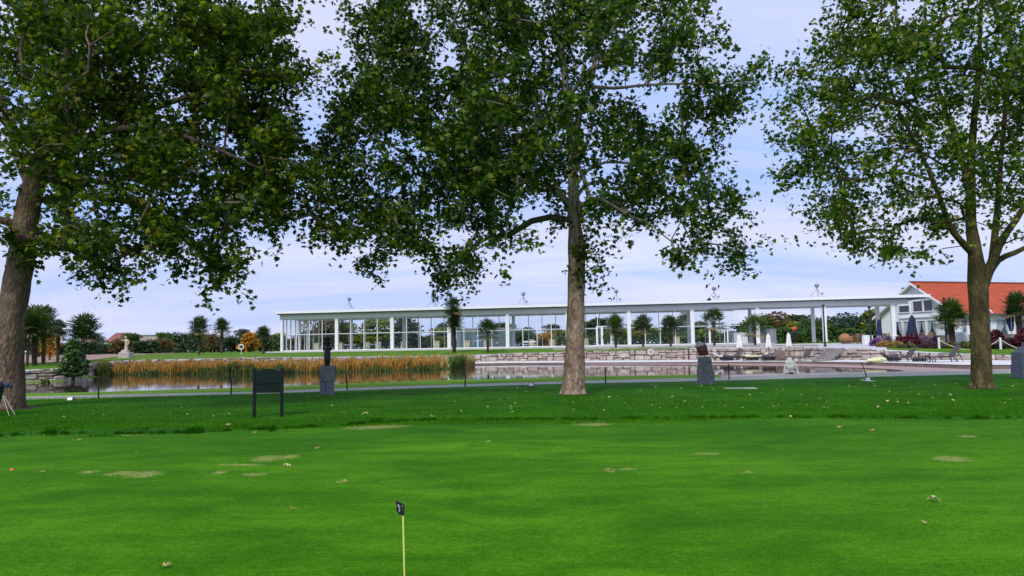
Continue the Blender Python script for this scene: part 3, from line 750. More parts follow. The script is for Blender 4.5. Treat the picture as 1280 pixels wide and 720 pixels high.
win_g(2.75, 4.0, .75, 2.55); win_g(4.3, 5.5, .75, 2.55); win_g(6.2, 7.5, .75, 2.55); win_g(7.8, 9.2, .75, 2.55); win_g(.75, 1.75, .75, 2.55)
for s0, s1 in ((.45,1.3),(1.9,3.5),(4.0,5.0),(5.75,7.6),(8.7,10.6),(11.6,13.4),(14.4,16.2)): win_s(s0, s1, .75, 2.5)
# ------------------------------------------------------------------ big plane trees
LEAF = np.array([(0,0,0),(.2,-.06,0),(.5,.15,-.06),(.27,.3,0),(.48,.62,-.07),(.17,.56,0),(0,1,-.10),(-.17,.56,0),(-.48,.62,-.07),(-.27,.3,0),(-.5,.15,-.06),(-.2,-.06,0),(0,.35,.05)])
LEAF_F = np.array([(12,k,(k+1)%12) for k in range(12)])
def leaves(centres, sizes, droop=.5, r=rng, shape=LEAF, faces=LEAF_F, up=1.0, spread=.75):
    n = len(centres)
    nrm = r.normal(size=(n,3))*spread; nrm[:,2] += up; nrm /= np.linalg.norm(nrm, axis=1)[:,None]
    d = r.normal(size=(n,3)); d[:,2] -= droop; d -= nrm*(d*nrm).sum(1)[:,None]; d /= np.linalg.norm(d, axis=1)[:,None]
    s = np.cross(d, nrm)
    V = (centres[:,None,:] + sizes[:,None,None]*(shape[None,:,0:1]*s[:,None,:] + shape[None,:,1:2]*d[:,None,:] + shape[None,:,2:3]*nrm[:,None,:])).reshape(-1,3)
    k = len(shape); Fc = (faces[None] + (np.arange(n)*k)[:,None,None]).reshape(-1, faces.shape[1])
    return V, Fc

def big_tree(base, label, limbs, lobes, RxPx, cx, crown_depth, leafm, barkm, per=105, seed=1, trunk_top=None, cluster_px=24, leaf=(.11,.21), extra=None, dens=1.0):
    r = np.random.default_rng(seed); rr = random.Random(seed)
    root = thing('plane_tree', label, 'tree', base, 0, 'row of plane trees across the lawn')
    b0 = Vector(base)
    # limbs: list of (pts[(px,py,depth offset,radius)], flag)
    nodes = []; par = []; rad0 = []
    mb = MB()
    for li, pts in enumerate(limbs):
        W3 = [far(x, y, base.y+d) - b0 for x, y, d, q in pts]; rads = [q for *_, q in pts]
        # smooth with catmull
        P = []; Q = []
        for i in range(len(W3)-1):
            p0 = W3[max(i-1,0)]; p1 = W3[i]; p2 = W3[i+1]; p3 = W3[min(i+2,len(W3)-1)]
            st = max(2, int((p2-p1).length/.25))
            for k in range(st):
                t_ = k/st
                P.append(.5*((2*p1)+(p2-p0)*t_+(2*p0-5*p1+4*p2-p3)*t_*t_+(3*p1-p0-3*p2+p3)*t_**3)); Q.append(rads[i]+(rads[i+1]-rads[i])*t_)
        P.append(W3[-1]); Q.append(rads[-1])
        if li == 0: P[0].z = -.06
        mb.tube(P, Q, 18 if li == 0 else 9, jit=.10 if li == 0 else .06)
        if li == 0:                    # root flare
            for k in range(7):
                a = k*.9+.3; q = Q[0]
                mb.tube([P[0]+Vector((math.cos(a)*q*1.18, math.sin(a)*q*1.18, -.03)), P[0]+Vector((math.cos(a)*q*.86, math.sin(a)*q*.86, .07)), P[0]+Vector((math.cos(a)*q*.6, math.sin(a)*q*.6, .3))], [.04,.09,.09], 7)
        start = 0
        for i in range(0, len(P), 2):
            if li == 0 and P[i].z < (trunk_top or 3.0): continue
            nodes.append(np.array(P[i])); par.append(-1); rad0.append(Q[i])
    trunk = mb.build('trunk', barkm, root, True)
    # clumps from the lobes
    cl = []
    for (x, y, rx, ry, *w) in lobes:
        w = w[0] if w else 1.0
        n = max(2, int(math.pi*rx*ry/(cluster_px**2)*1.15*w*dens))
        for _ in range(n):
            while True:
                a, b = rr.uniform(-1,1), rr.uniform(-1,1)
                if a*a+b*b < 1: break
            px, py = x+a*rx, y+b*ry
            e = 1-((px-cx)/RxPx)**2
            dd = math.sqrt(max(.10, e))*crown_depth
            d = rr.uniform(-1,1)*dd*(.35+.65*math.sqrt(max(0,1-.6*(a*a+b*b))))
            c = far(px, py, base.y+d) - b0
            cl.append(np.array(c))
    cl = np.array(cl); cb = np.array(nodes[0]); order = np.argsort(np.linalg.norm(cl-cb, axis=1))
    NB = list(nodes); PR = list(par); W = [0.0]*len(NB)
    tips = []
    for i in order:
        c = cl[i]; arr = np.array(NB); dv = c-arr; dist = np.linalg.norm(dv, axis=1)
        cost = dist + .5*np.maximum(0, -dv[:,2])*1.0
        j = int(np.argmin(cost))
        cur = j; L_ = dist[j]; st = max(1, int(L_/.45))
        p0 = arr[j]
        for k in range(1, st+1):
            t_ = k/st
            q = p0 + dv[j]*t_ + np.array([0,0,.12*L_*math.sin(math.pi*t_)]) + (r.normal(size=3)*.05 if k < st else 0)
            NB.append(q); PR.append(cur); W.append(0.0); cur = len(NB)-1
        tips.append(cur); W[cur] += 1
    for i in range(len(NB)-1, -1, -1):
        if PR[i] >= 0: W[PR[i]] += W[i]
    lb = MB()
    for i in range(len(NB)):
        if PR[i] >= 0:
            ra = min(.011*math.sqrt(W[i])+.004, .12); rb = min(.011*math.sqrt(max(W[PR[i]],W[i]))+.004, ra*1.35)
            lb.tube([NB[PR[i]], NB[i]], [rb, ra], 5, cap=False)
    lb.build('branches', barkm if barkm is not M_bark_c else M_limb, root, True)
    # leaves
    C = []
    for c in cl:
        k = int(per*rr.uniform(.55,1.3)); sz = rr.uniform(.32,.62)
        # several short sprays in each clump
        ns = 6
        sp = r.normal(size=(ns,3))*sz*np.array([1,1,.75]); 
        idx = r.integers(0, ns, k)
        q = sp[idx]*r.uniform(.3,1.15,(k,1)) + r.normal(size=(k,3))*.13
        C.append(c + q)
    if extra is not None:
        for (x, y, d, n, s) in extra:
            c = np.array(far(x, y, base.y+d) - b0); C.append(c + r.normal(size=(n,3))*s)
    C = np.concatenate(C); sizes = r.uniform(leaf[0], leaf[1], len(C))
    V, Fc = leaves(C, sizes, .6, r, up=.75, spread=.8)
    np_mesh('crown', V, Fc, leafm, root)
    print('TREE', label[:20], 'clumps', len(cl), 'leaves', len(C))
    return root

LM_c = leafmat('plane_leaf_deep', [(0, (.012,.034,.004)), (.5, (.026,.066,.006)), (.8, (.070,.130,.008)), (.92, (.17,.22,.016)), (1, (.20,.17,.04))], .32, .40, tcol=(1.5,1.8,.35), spec=.2)
LM_l = leafmat('plane_leaf_warm', [(0, (.014,.034,.003)), (.5, (.034,.070,.005)), (.8, (.078,.135,.006)), (.94, (.19,.23,.012)), (1, (.22,.16,.025))], .35, .42, tcol=(1.6,1.8,.35), spec=.18)
LM_r = leafmat('plane_leaf_fresh', [(0, (.018,.044,.004)), (.5, (.038,.088,.007)), (.8, (.095,.165,.010)), (.92, (.21,.26,.02)), (1, (.22,.18,.04))], .38, .42, tcol=(1.6,1.8,.35), spec=.2)

bc = at(717, 495)
big_tree(bc, 'central plane tree with straight mottled trunk and leafy shoots below its crown',
  [[(717,497,0,.46),(717,489,0,.395),(717.5,470,0,.345),(719,430,0,.30),(720,380,0,.27),(721,330,0,.27),(721,306,0,.29),(719,285,0,.215),(717,240,0,.18),(715,190,0,.15),(711,150,.2,.12),(705,90,.3,.09),(698,20,.4,.07),(692,-70,.5,.05),(690,-150,.5,.03)],
   [(719,278,0,.12),(708,255,-.3,.09),(690,235,-.6,.07),(655,225,-1,.05),(610,215,-1.3,.04),(560,200,-1.4,.03)],
   [(717,262,0,.12),(700,240,.4,.09),(680,200,.9,.07),(650,150,1.2,.05),(620,90,1.5,.035)],
   [(714,190,0,.12),(722,150,-.3,.095),(736,110,-.4,.08),(745,70,-.4,.07),(760,20,-.5,.055),(768,-50,-.6,.04)],
   [(718,235,0,.08),(732,215,.1,.055),(756,203,-.3,.045),(800,207,-1.4,.04),(850,225,-1.6,.03)],
   [(738,108,-.4,.07),(770,110,-.6,.05),(810,106,-.8,.04),(880,104,-.9,.03),(935,105,-.9,.02)],
   [(718,250,0,.11),(728,236,.5,.06),(750,226,1.1,.045),(790,235,1.5,.035),(860,250,1.6,.03)],
   [(716,225,0,.10),(690,190,.0,.08),(672,140,-.3,.06),(655,60,-.5,.045),(640,0,-.6,.03)],
   [(690,238,-.6,.06),(640,240,-.4,.05),(580,250,-.2,.04),(520,255,0,.03),(480,260,0,.02)]],
  [(560,15,110,75),(680,5,110,55,.9),(508,92,82,80),(455,170,62,75,1.0),(468,262,42,62),(478,325,24,28,.9),(545,265,72,66),(566,320,38,22,.8),(548,352,14,18,1.2),(618,236,52,60),(612,295,28,24,.8),(625,140,80,95,.9),(585,160,78,90),
   (690,205,36,50,.55),(690,140,60,70,.7),(800,35,85,60),(852,62,36,50,.9),(745,150,52,42,.8),(815,165,62,52),(770,235,42,34,.9),(838,222,55,45),(884,262,38,58),(905,305,24,26,1),(862,305,26,18,.7),
   (915,112,42,40,.8),(948,92,18,22,.8),(905,150,24,14,.8),(454,108,18,40,.6),(424,215,22,40,.7),(690,268,22,24,.6),(790,275,18,20,.6),
   (540,-70,120,60,.55),(720,-90,150,70,.5),(640,-190,170,70,.35)],
  270, 675, 4.3, LM_c, M_bark_c, per=150, seed=11, trunk_top=4.6, leaf=(.09,.185),
  extra=[(735,300,-.4,70,.20),(745,330,-.45,110,.28),(724,312,-.5,40,.16),(726,350,-.45,30,.16),(742,352,-.4,40,.22),(752,285,-.2,40,.26),(765,310,-.3,24,.22),(729,320,-.4,45,.14),(722,340,-.35,22,.12),(758,362,-.4,14,.16),(778,300,-.2,14,.2)])

ctree = bpy.data.objects['plane_tree']
sc_ = MB(); q = far(722, 311, bc.y-.25) - bc
sc_.ell(q, (.10,.09,.17), 12, 9); sc_.ell(q+Vector((-.09,.03,-.10)), (.10,.08,.22), 12, 9); sc_.build('bark_scar', simple('scar_wood', (.16,.085,.05), (.03,.018,.012), .95, 6, .8), ctree, True)
blft = at(7, 514)
big_tree(blft, 'left plane tree with thick leaning trunk cut by the left edge of the photo',
  [[(4,518,0,.66),(5,507,0,.56),(7,480,0,.47),(9,440,0,.41),(13,400,0,.385),(22,350,0,.35),(28,310,0,.33),(33,270,0,.33),(40,240,0,.31),(52,200,-.2,.22),(66,150,-.4,.17),(80,90,-.6,.13),(92,10,-.8,.09),(95,-80,-.9,.06)],
   [(30,285,0,.14),(12,278,-.2,.12),(-20,268,-.4,.1),(-70,240,-.5,.07)],
   [(42,235,0,.20),(90,190,.5,.14),(160,150,.9,.10),(240,120,1.1,.07),(330,110,1.1,.04)],
   [(52,200,-.2,.14),(110,170,-1,.10),(190,160,-1.8,.07),(280,190,-2,.045),(360,230,-1.6,.03)],
   [(40,240,0,.14),(20,190,.4,.1),(0,120,.7,.08),(-40,40,.8,.05)],
   [(36,255,0,.10),(80,245,1,.07),(140,250,1.5,.05),(200,265,1.6,.03)]],
  [(60,80,120,95),(190,50,120,85),(295,75,92,80),(332,45,38,45,.8),(345,128,40,56,.85),(130,190,120,70),(250,180,110,75),(345,212,66,50),(398,258,36,30,.9),(425,285,12,16,.8),(300,258,66,42),(222,288,52,36),(150,290,42,34),(46,322,14,26,.9),(60,285,24,30,.7),
   (-5,300,26,34,.6),(95,275,36,36,.7),(200,325,30,20,1),(265,322,32,22,1),(295,345,14,12,1.1),(268,350,8,8,1.5),(135,328,22,14,.9),(150,345,10,8,1),(-70,150,70,120,.8),(80,-60,170,60,.5),(260,-50,120,50,.5),(100,-170,170,60,.3)],
  400, 40, 4.6, LM_l, M_bark_l, per=150, seed=21, trunk_top=4.2, leaf=(.09,.185))

brgt = at(1227, 487)
big_tree(brgt, 'right plane tree with olive grey trunk forking low before the orange roof',
  [[(1228,489,0,.37),(1228,484,0,.325),(1227,470,0,.295),(1226,430,0,.275),(1224,400,0,.265),(1223,370,0,.275),(1222,345,0,.28),(1219,315,0,.20),(1214,280,.2,.16),(1213,230,.4,.14),(1216,170,.5,.11),(1222,100,.6,.085),(1226,20,.6,.06),(1228,-60,.6,.04)],
   [(1226,360,0,.20),(1237,335,-.2,.145),(1248,308,-.3,.12),(1262,285,-.5,.10),(1278,262,-.7,.08),(1292,215,-.9,.08),(1300,140,-1,.06)],
   [(1230,350,.1,.15),(1248,325,.3,.10),(1268,316,.4,.08),(1300,300,.6,.065),(1350,270,.7,.05)],
   [(1219,318,0,.14),(1200,300,-.3,.10),(1186,280,-.5,.09),(1172,240,-.8,.07),(1150,190,-1,.055),(1120,130,-1.2,.04),(1100,60,-1.3,.03)],
   [(1213,250,.4,.12),(1200,190,.7,.09),(1182,140,.9,.07),(1165,80,1,.05),(1155,10,1,.035)],
   [(1240,325,-.2,.11),(1246,270,.2,.10),(1250,210,.4,.08),(1256,140,.5,.06),(1262,60,.5,.04)],
   [(1165,225,-.9,.05),(1120,215,-1.1,.04),(1070,225,-1.2,.03),(1020,215,-1.2,.02)]],
  [(1140,25,80,60,.8),(1230,40,80,70,.8),(1085,75,66,60,.8),(1058,28,26,34,.8),(1030,110,40,46,.8),(990,96,16,20,.7),(998,190,26,34,.7),(980,212,14,12,.8),(1050,180,56,58,.8),(1130,160,72,72,.75),(1215,150,78,70,.65),(1275,120,50,90,.7),(1080,258,46,42,.8),(1056,308,18,20,1),(1030,265,24,28,.7),
   (1128,270,40,34,.7),(1118,312,10,12,1),(1100,300,20,16,.6),(1175,290,28,26,.6),(1185,215,45,40,.55),(1250,220,45,50,.5),(1250,270,26,22,.4),(1330,180,60,130,.7),(1140,-60,110,50,.45),(1260,-60,110,60,.45),(1200,-150,120,50,.3)],
  230, 1200, 3.7, LM_r, M_bark_r, per=118, seed=31, trunk_top=3.6, leaf=(.085,.17), dens=1.12)

# ------------------------------------------------------------------ distant trees
CARD = np.array([(-.5,0,0),(.0,-.35,.05),(.5,0,0),(.35,.6,-.05),(0,.95,.05),(-.35,.6,-.05)]); CARD_F = np.array([(0,1,2,3,4,5)])
def far_proto(seed, w, h, n, conic=0.0, lowtrunk=.12, leaf=(.24,.5)):
    r = np.random.default_rng(seed)
    nl = 26; cs = []
    for i in range(nl):
        z = r.uniform(.18, .93); e = math.sqrt(max(.05, 1-((z-.5)/.52)**2))*(1-conic*z)
        a = r.uniform(0, 6.28); q = r.uniform(.2,.85)*e*w/2
        cs.append((q*math.cos(a), q*math.sin(a), z*h, r.uniform(.14,.26)*w))
    C = []
    for x, y, z, s in cs:
        k = int(n/nl*(s/(.2*w))**2); v = r.normal(size=(k,3)); v /= np.linalg.norm(v, axis=1)[:,None]; v *= s*r.uniform(.6,1.1,(k,1)); v[:,2] *= .8
        C.append(np.array([x,y,z])+v)
    C = np.concatenate(C); C = C[C[:,2] > .02]
    V, Fc = leaves(C, r.uniform(leaf[0], leaf[1], len(C)), .3, r, CARD, CARD_F, up=.6, spread=.9)
    mb = MB(); mb.tube([(0,0,-.2),(0.1,0,h*.35),(0,.1,h*.75)], [.035*w+.08,.028*w+.05,.02], 7)
    for x, y, z, s in cs[:9]: mb.tube([(0,0,h*.25),(x*.6,y*.6,z*.8),(x,y,z)], [.09,.05,.02], 5)
    return V, Fc, mb
PRO = [far_proto(101, 7, 8, 2600), far_proto(102, 8.5, 7, 2800), far_proto(103, 6, 9, 2400, .3), far_proto(104, 9, 8.5, 3200), far_proto(105, 5.5, 10, 2400, .2), far_proto(106, 4.6, 4.2, 1600)]
COLS = {
 'dark': leafmat('foliage_dark', [(0,(0.014,0.038,0.014)),(.6,(0.032,0.072,0.023)),(1,(0.058,0.109,0.029))], .12, .7),
 'green': leafmat('foliage_green', [(0,(0.023,0.058,0.012)),(.6,(0.052,0.113,0.020)),(1,(0.094,0.160,0.029))], .15, .7),
 'blue': leafmat('foliage_bluegreen', [(0,(0.023,0.046,0.032)),(.6,(0.046,0.084,0.055)),(1,(0.087,0.131,0.087))], .12, .7),
 'light': leafmat('foliage_yellowgreen', [(0,(.07,.11,.008)),(.6,(.17,.22,.016)),(1,(.30,.32,.025))], .2, .7),
 'orange': leafmat('foliage_orange', [(0,(0.174,0.087,0.014)),(.5,(0.435,0.203,0.017)),(1,(0.609,0.319,0.029))], .2, .7),
 'rust': leafmat('foliage_rust', [(0,(0.051,0.051,0.014)),(.5,(0.123,0.080,0.026)),(.8,(0.189,0.087,0.029)),(1,(0.087,0.131,0.029))], .15, .7),
 'grey': leafmat('foliage_greygreen', [(0,(0.072,0.094,0.072)),(.6,(0.131,0.160,0.123)),(1,(0.203,0.232,0.174))], .15, .7)}
pcache = {}
word = {'dark':'dark green', 'green':'mid green', 'blue':'bluish green', 'light':'yellow-green', 'orange':'orange autumn', 'rust':'rusty brown', 'grey':'pale grey-green'}
protoz = {}
def crown_top(V): return float(np.percentile(V[:,2], 99.5))
def far_tree(px, top, wpx, Y, k, c, label):
    key = (k, c)
    g = gnd(px, Y); V, Fc, tb = PRO[k]
    if k not in protoz: protoz[k] = (crown_top(V), float(np.percentile(np.abs(V[:,0]), 98)*2))
    zt = far(px, top, Y).z; hh = (zt-g.z)/protoz[k][0]; ww = wpx*Y/F/protoz[k][1]
    if key not in pcache:
        root = thing('tree', label, 'tree', g, 0, 'trees beyond the pond and pavilion'); tb.build('trunk', M_darktrunk, root); np_mesh('crown', V, Fc, COLS[c], root)
        pcache[key] = root; o = root
    else: o = dup(pcache[key], g, 0, label, 'trees beyond the pond and pavilion')
    o.location = g; o.rotation_euler.z = random.uniform(0, 6.28); o.scale = (ww, ww, hh); return o
# (px, top py, width px, depth, proto, colour, label)
FT = [
 (8,392,60,60,3,'dark','dark tree at the far left edge behind the leaning plane trunk'),
 (62,404,26,74,1,'orange','small golden yellow tree among the palms at the left'),
 (48,424,40,95,1,'rust','rusty low tree behind the left palm trunks'),
 (120,419,26,130,1,'grey','pale grey-green tree left of the red roofed cottage'),
 (112,428,40,120,1,'dark','dark low tree beside the cottage on its left'),
 (164,417,26,150,0,'green','round green tree just right of the beige statue'),
 (152,424,24,125,5,'rust','small brown bush-like tree in front of the cottage'),
 (184,426,30,130,5,'dark','dark small tree right of the beige statue before the grey barn'),
 (200,423,36,135,1,'rust','rust brown tree below the grey barn roof'),
 (206,416,26,170,0,'green','green rounded tree rising right of the grey barn'),
 (226,416,40,150,3,'dark','dark broad tree left of the tallest left-hand palm'),
 (252,417,34,160,1,'light','yellowish tree behind the first of the paired palms'),
 (268,418,30,140,1,'rust','brownish tree between the two paired palms'),
 (290,420,34,135,3,'dark','dark tree right of the paired palms'),
 (303,412,24,165,0,'blue','bluish tree rising behind the life ring post'),
 (313,416,22,130,5,'orange','orange autumn tree just right of the life ring post'),
 (330,418,36,140,1,'dark','dark tree behind the small palm near the pavilion corner'),
 (348,417,24,150,0,'light','olive tree touching the left corner of the pavilion'),
 (372,422,40,125,1,'rust','orange tinted tree low behind the first glass bay'),
 (385,414,34,140,3,'dark','dark spreading tree behind the first glass bay'),
 (409,392,46,118,3,'rust','tall brown-green tree behind the black statue'),
 (432,404,34,120,0,'light','yellow-green tree seen beside the second front column'),
 (458,400,34,118,2,'light','bright olive tree behind the second glass bay'),
 (482,398,34,122,2,'light','yellowish olive tree left of the third front column'),
 (510,395,44,114,4,'dark','tall dark green tree behind the third glass bay'),
 (534,422,36,140,1,'green','low green tree behind the right side of the third glass bay'),
 (552,410,34,118,0,'light','yellow-green tree left of the double-trunk palm'),
 (556,404,22,170,0,'blue','pale bluish tree peeping above the yellow-green one near the double palm'),
 (588,424,50,150,1,'dark','dark low tree behind the grey-green garden building left side'),
 (630,404,34,128,0,'green','green tree at the fourth bay left of the central front column'),
 (655,410,40,120,3,'green','bushy green tree behind the fifth glass bay'),
 (676,418,30,125,1,'dark','darker green tree between the fifth bay mullions'),
 (682,416,24,118,5,'orange','yellow-orange small tree behind the fifth glass bay'),
 (696,413,34,121,0,'light','bright yellow-green tree touching the central plane trunk'),
 (690,406,28,160,0,'blue','bluish tree above the bright yellow-green one'),
 (735,402,30,125,0,'dark','dark tree just right of the central plane trunk'),
 (752,398,36,140,0,'dark','dark rounded tree above the white door frame'),
 (778,412,40,118,1,'light','olive tree behind the palm right of the white door'),
 (800,404,44,118,3,'light','broad olive tree behind the two central palms'),
 (832,410,50,120,1,'green','green tree behind the round-topped palm'),
 (855,391,24,135,4,'grey','tall pale grey-green poplar-like tree behind the column'),
 (872,402,36,125,0,'grey','pale grey-green tree behind the tall terrace palm left side'),
 (880,412,50,116,1,'light','olive tree low behind the tall terrace palm'),
 (915,414,44,122,3,'green','green tree above the grey glass cabinet'),
 (930,405,34,140,0,'dark','dark tree above the light grey box'),
 (965,391,62,125,3,'rust','large rust-topped tree above the slate panel box'),
 (950,398,40,120,0,'green','green tree left shoulder of the rust-topped tree'),
 (992,402,42,122,1,'light','yellowish tree behind the black orange-headed sculpture'),
 (999,394,40,140,0,'dark','dark domed tree above the orange-headed sculpture'),
 (1016,398,40,118,3,'green','green tree behind the rear white column near the lamp post'),
 (1040,396,46,125,3,'dark','dark tree right of the tall black lamp post'),
 (1062,392,48,120,3,'blue','bluish dark tree above the ochre boulder'),
 (1060,412,60,108,1,'green','lower green tree directly behind the ochre boulder'),
 (1086,388,40,118,2,'light','yellow-green tree above the white cube planter'),
 (1100,398,34,112,0,'dark','dark tree behind the last pavilion columns'),
 (1112,402,26,116,1,'green','green tree glimpsed between last column and clubhouse'),
]
for f in FT: far_tree(*f)
# low hedge closing the far side
def hedge_strip(name, label, pts, h, wd, mat, n, leaf=(.35,.6), seed=5):
    r = np.random.default_rng(seed); P = [gnd(x, Y) for x, Y in pts]; seg = [(P[i+1]-P[i]).length for i in range(len(P)-1)]; tot = sum(seg); C = []
    for i in range(len(P)-1):
        k = int(n*seg[i]/tot); t_ = r.random((k,1)); base = np.array(P[i])+(np.array(P[i+1])-np.array(P[i]))*t_
        hh = h*(1+.18*np.sin(base[:,0]*.9)+.12*np.sin(base[:,0]*2.3+1))
        o_ = np.stack([np.zeros(k), r.uniform(-.5,.5,k)*wd, r.random(k)**.6*hh], 1); C.append(base+o_)
    C = np.concatenate(C); V, Fc = leaves(C, r.uniform(*leaf, len(C)), .2, r, CARD, CARD_F, up=.4, spread=1.0)
    root = thing(name, label, 'hedge'); np_mesh('foliage', V, Fc, mat, root)
    mb = MB()
    for i in range(len(P)-1):
        d = P[i+1]-P[i]; m_ = max(2, int(d.length/2.5))
        for k in range(m_): q = P[i]+d*(k/m_); mb.tube([q-Vector((0,0,.1)), q+Vector((.1,0,h*.7))], [.07,.03], 5)
    mb.build('stems', M_darktrunk, root); return root
hedge_strip('hedge', 'long dark hedge along the far edge of the stubble field at left', [(-120,118),(60,128),(150,148),(250,142),(356,132)], 2.1, 2.2, COLS['dark'], 16000, (.2,.42))
hedge_strip('hedge', 'dark hedge behind the glass pavilion', [(357,128),(500,120),(700,118),(860,116),(945,112)], 1.9, 2.2, COLS['green'], 12000, (.18,.36), seed=6)
hedge_strip('hedge', 'dense green hedge behind the open terrace and ochre boulder', [(946,106),(1030,104),(1120,103)], 2.0, 2.4, COLS['green'], 9000, (.15,.32), seed=7)

# ------------------------------------------------------------------ palms
def palm_crown(seed, n=38, L_=.72, fan=.58):
    r = random.Random(seed); V = []; Fc = []; D = MB(); S = MB()
    mb = MB()
    for i in range(n):
        a = i*2.399+r.uniform(-.2,.2); e = math.radians(84-112*(i/n)**.9 + r.uniform(-8,8))
        d = Vector((math.cos(a)*math.cos(e), math.sin(a)*math.cos(e), math.sin(e)))
        l_ = L_*r.uniform(.8,1.15); hub = d*l_; hub.z -= .12*(1-math.sin(e))*l_
        tgt = D if i > n*.88 else mb
        S.tube([(0,0,-.05), d*l_*.5+Vector((0,0,.02)), hub], [.018,.012,.008], 4, cap=False)
        side = d.cross(Vector((0,0,1))); side = side.normalized() if side.length > .05 else Vector((1,0,0)); up = side.cross(d).normalized()
        m_ = 12
        for k in range(m_):
            th = math.radians(-115+230*k/(m_-1)); dr = (d*math.cos(th)+side*math.sin(th)); ln = fan*(1-.18*abs(th)/2)*r.uniform(.88,1.1)
            fold = up*(.03 if k % 2 else -.03)
            w = fan*.085; nrm = d*(-math.sin(th))+side*math.cos(th)
            p1 = hub+dr*ln*.55; p2 = hub+dr*ln; p2.z -= .16*ln; p1.z -= .02
            tgt.add([hub, p1+nrm*w*.8+fold, p2, p1-nrm*w*.8+fold], [(0,1,2,3)])
    return mb, D, S
M_pl = leafmat('palm_frond_green', [(0,(.012,.030,.006)),(.6,(.030,.064,.012)),(1,(.065,.10,.02))], .15, .45)
M_pl2 = leafmat('palm_frond_bright', [(0,(.025,.055,.008)),(.6,(.05,.10,.014)),(1,(.09,.14,.02))], .2, .45)
M_pd = leafmat('dead_frond', [(0,(.16,.12,.06)),(1,(.34,.27,.13))], .15, .8)
pm = [palm_crown(s) for s in (1,2,3)]
def palm(px, by, top, wpx, label, Y=None, k=0, mat=None, lean=0, base=None, trunkpx=5, name='fan_palm', cat='palm', extra=None):
    g = base or (gnd(px, Y) if Y else at(px, by, 40)); Yd = g.y
    hz = far(px, top, Yd).z - g.z; s = wpx*Yd/F/2/.98; ht = max(.5, hz - .98*s)
    root = thing(name, label, cat, g, random.uniform(0,6.28), 'fan palms around the pond and terrace')
    tr = trunkpx/2*Yd/F*.72
    mb = MB(); pts = []; rad = []
    for i in range(12):
        t_ = i/11; pts.append((lean*t_*t_, 0, ht*t_*1.0)); rad.append(tr*(1.0+.25*t_+(.08 if i % 2 else -.05)))
    mb.tube(pts, rad, 9, jit=.15); mb.build('trunk', M_palmtrunk, root)
    c_, d_, s_ = pm[k]
    crown = c_.build('crown', mat or M_pl, root); st = s_.build('leaf_stalks', M_pl, root); dd = d_.build('dead_fronds', M_pd, root)
    for o in (crown, st, dd): o.location = (lean, 0, ht); o.scale = (s, s, s)
    if extra:
        for (dx, dz, sc_) in extra:
            q = crown.copy(); col.objects.link(q); q.parent = root; q.location = (lean+dx, 0, ht+dz); q.scale = (s*sc_,)*3
    return root
palm(43, 458, 384, 48, 'bright crowned palm just right of the leaning plane trunk', Y=58, k=0, mat=M_pl2, trunkpx=8, extra=[(0,-.6,.95),(.1,-1.25,.85)])
palm(34, 458, 392, 24, 'shorter palm partly hidden behind the leaning plane trunk', Y=57, k=1, trunkpx=4, extra=[(0,-.6,.9)])
palm(54, 452, 383, 36, 'dark crowned palm behind the bright one at left', Y=62, k=2, trunkpx=6, extra=[(0,-.7,.9)])
palm(72, 452, 400, 26, 'small dark palm between the bright palm and the spiky topped palm', Y=66, k=1, trunkpx=5, extra=[(0,-.6,.9)])
palm(104, 455, 394, 46, 'spiky topped palm directly behind the pond conifer', Y=66, k=2, trunkpx=8, extra=[(0,-.8,.85),(-.9,-.3,.6)])
palm(-3, 455, 374, 20, 'palm crown showing left of the leaning plane trunk at the photo edge', Y=55, k=1)
palm(248.5, 447, 396, 28, 'taller of the paired palms on the far bank with some brown fronds', Y=84, k=0, trunkpx=4, extra=[(0,-.55,.9),(.2,-1.1,.7)])
palm(277, 441, 398, 24, 'right one of the paired palms on the far bank', Y=95, k=1, trunkpx=4, extra=[(0,-.55,.9)])
palm(329, 442, 408, 22, 'small dark palm left of the pavilion corner', Y=86, k=2, trunkpx=4, extra=[(0,-.45,.9)])
palm(566.5, 440, 373, 26, 'tall narrow palm in front of the pavilion with leaves down its trunk', Y=82, k=0, trunkpx=3.6, extra=[(0,-.9,.95),(0,-1.9,.8)])
palm(569, 440, 392, 24, 'second stem palm leaning against the tall narrow palm', Y=82.4, k=1, trunkpx=3.2, extra=[(0,-.7,.75)])
palm(610, 441, 400, 32, 'small palm with open crown alone on the bank beside the double palm', Y=81, k=2, trunkpx=3.4)
palm(770, 438, 393, 27, 'narrow palm right of the white pavilion door', Y=81.5, k=1, trunkpx=3.6, mat=M_pl2, extra=[(0,-.55,.95),(0,-1.2,.85)])
palm(804, 438, 394, 30, 'spiky palm second right of the white door', Y=80.5, k=0, trunkpx=4, extra=[(0,-.6,.9)])
palm(838.5, 438, 395, 29, 'round topped palm left of the wide front column', Y=80, k=2, trunkpx=4, extra=[(0,-.4,.85)])
palm(893, 437, 387, 35, 'tallest terrace palm right of the red-brown head sculpture', Y=78.5, k=2, trunkpx=4.5)
palm(944, 435, 395, 33, 'terrace palm with pale dead fronds before the grey boxes', Y=77.5, k=0, trunkpx=4.2, mat=M_pl2)
palm(1191, 431, 374, 42, 'palm before the clubhouse windows left of the right plane tree', Y=66, k=1, trunkpx=8, mat=M_pl2, extra=[(.4,-.6,.85),(-.5,-.7,.7)])
palm(1276, 431, 366, 40, 'palm cut by the right edge beside the blue flag', Y=62, k=0, trunkpx=8, extra=[(-.2,-.7,.85)])

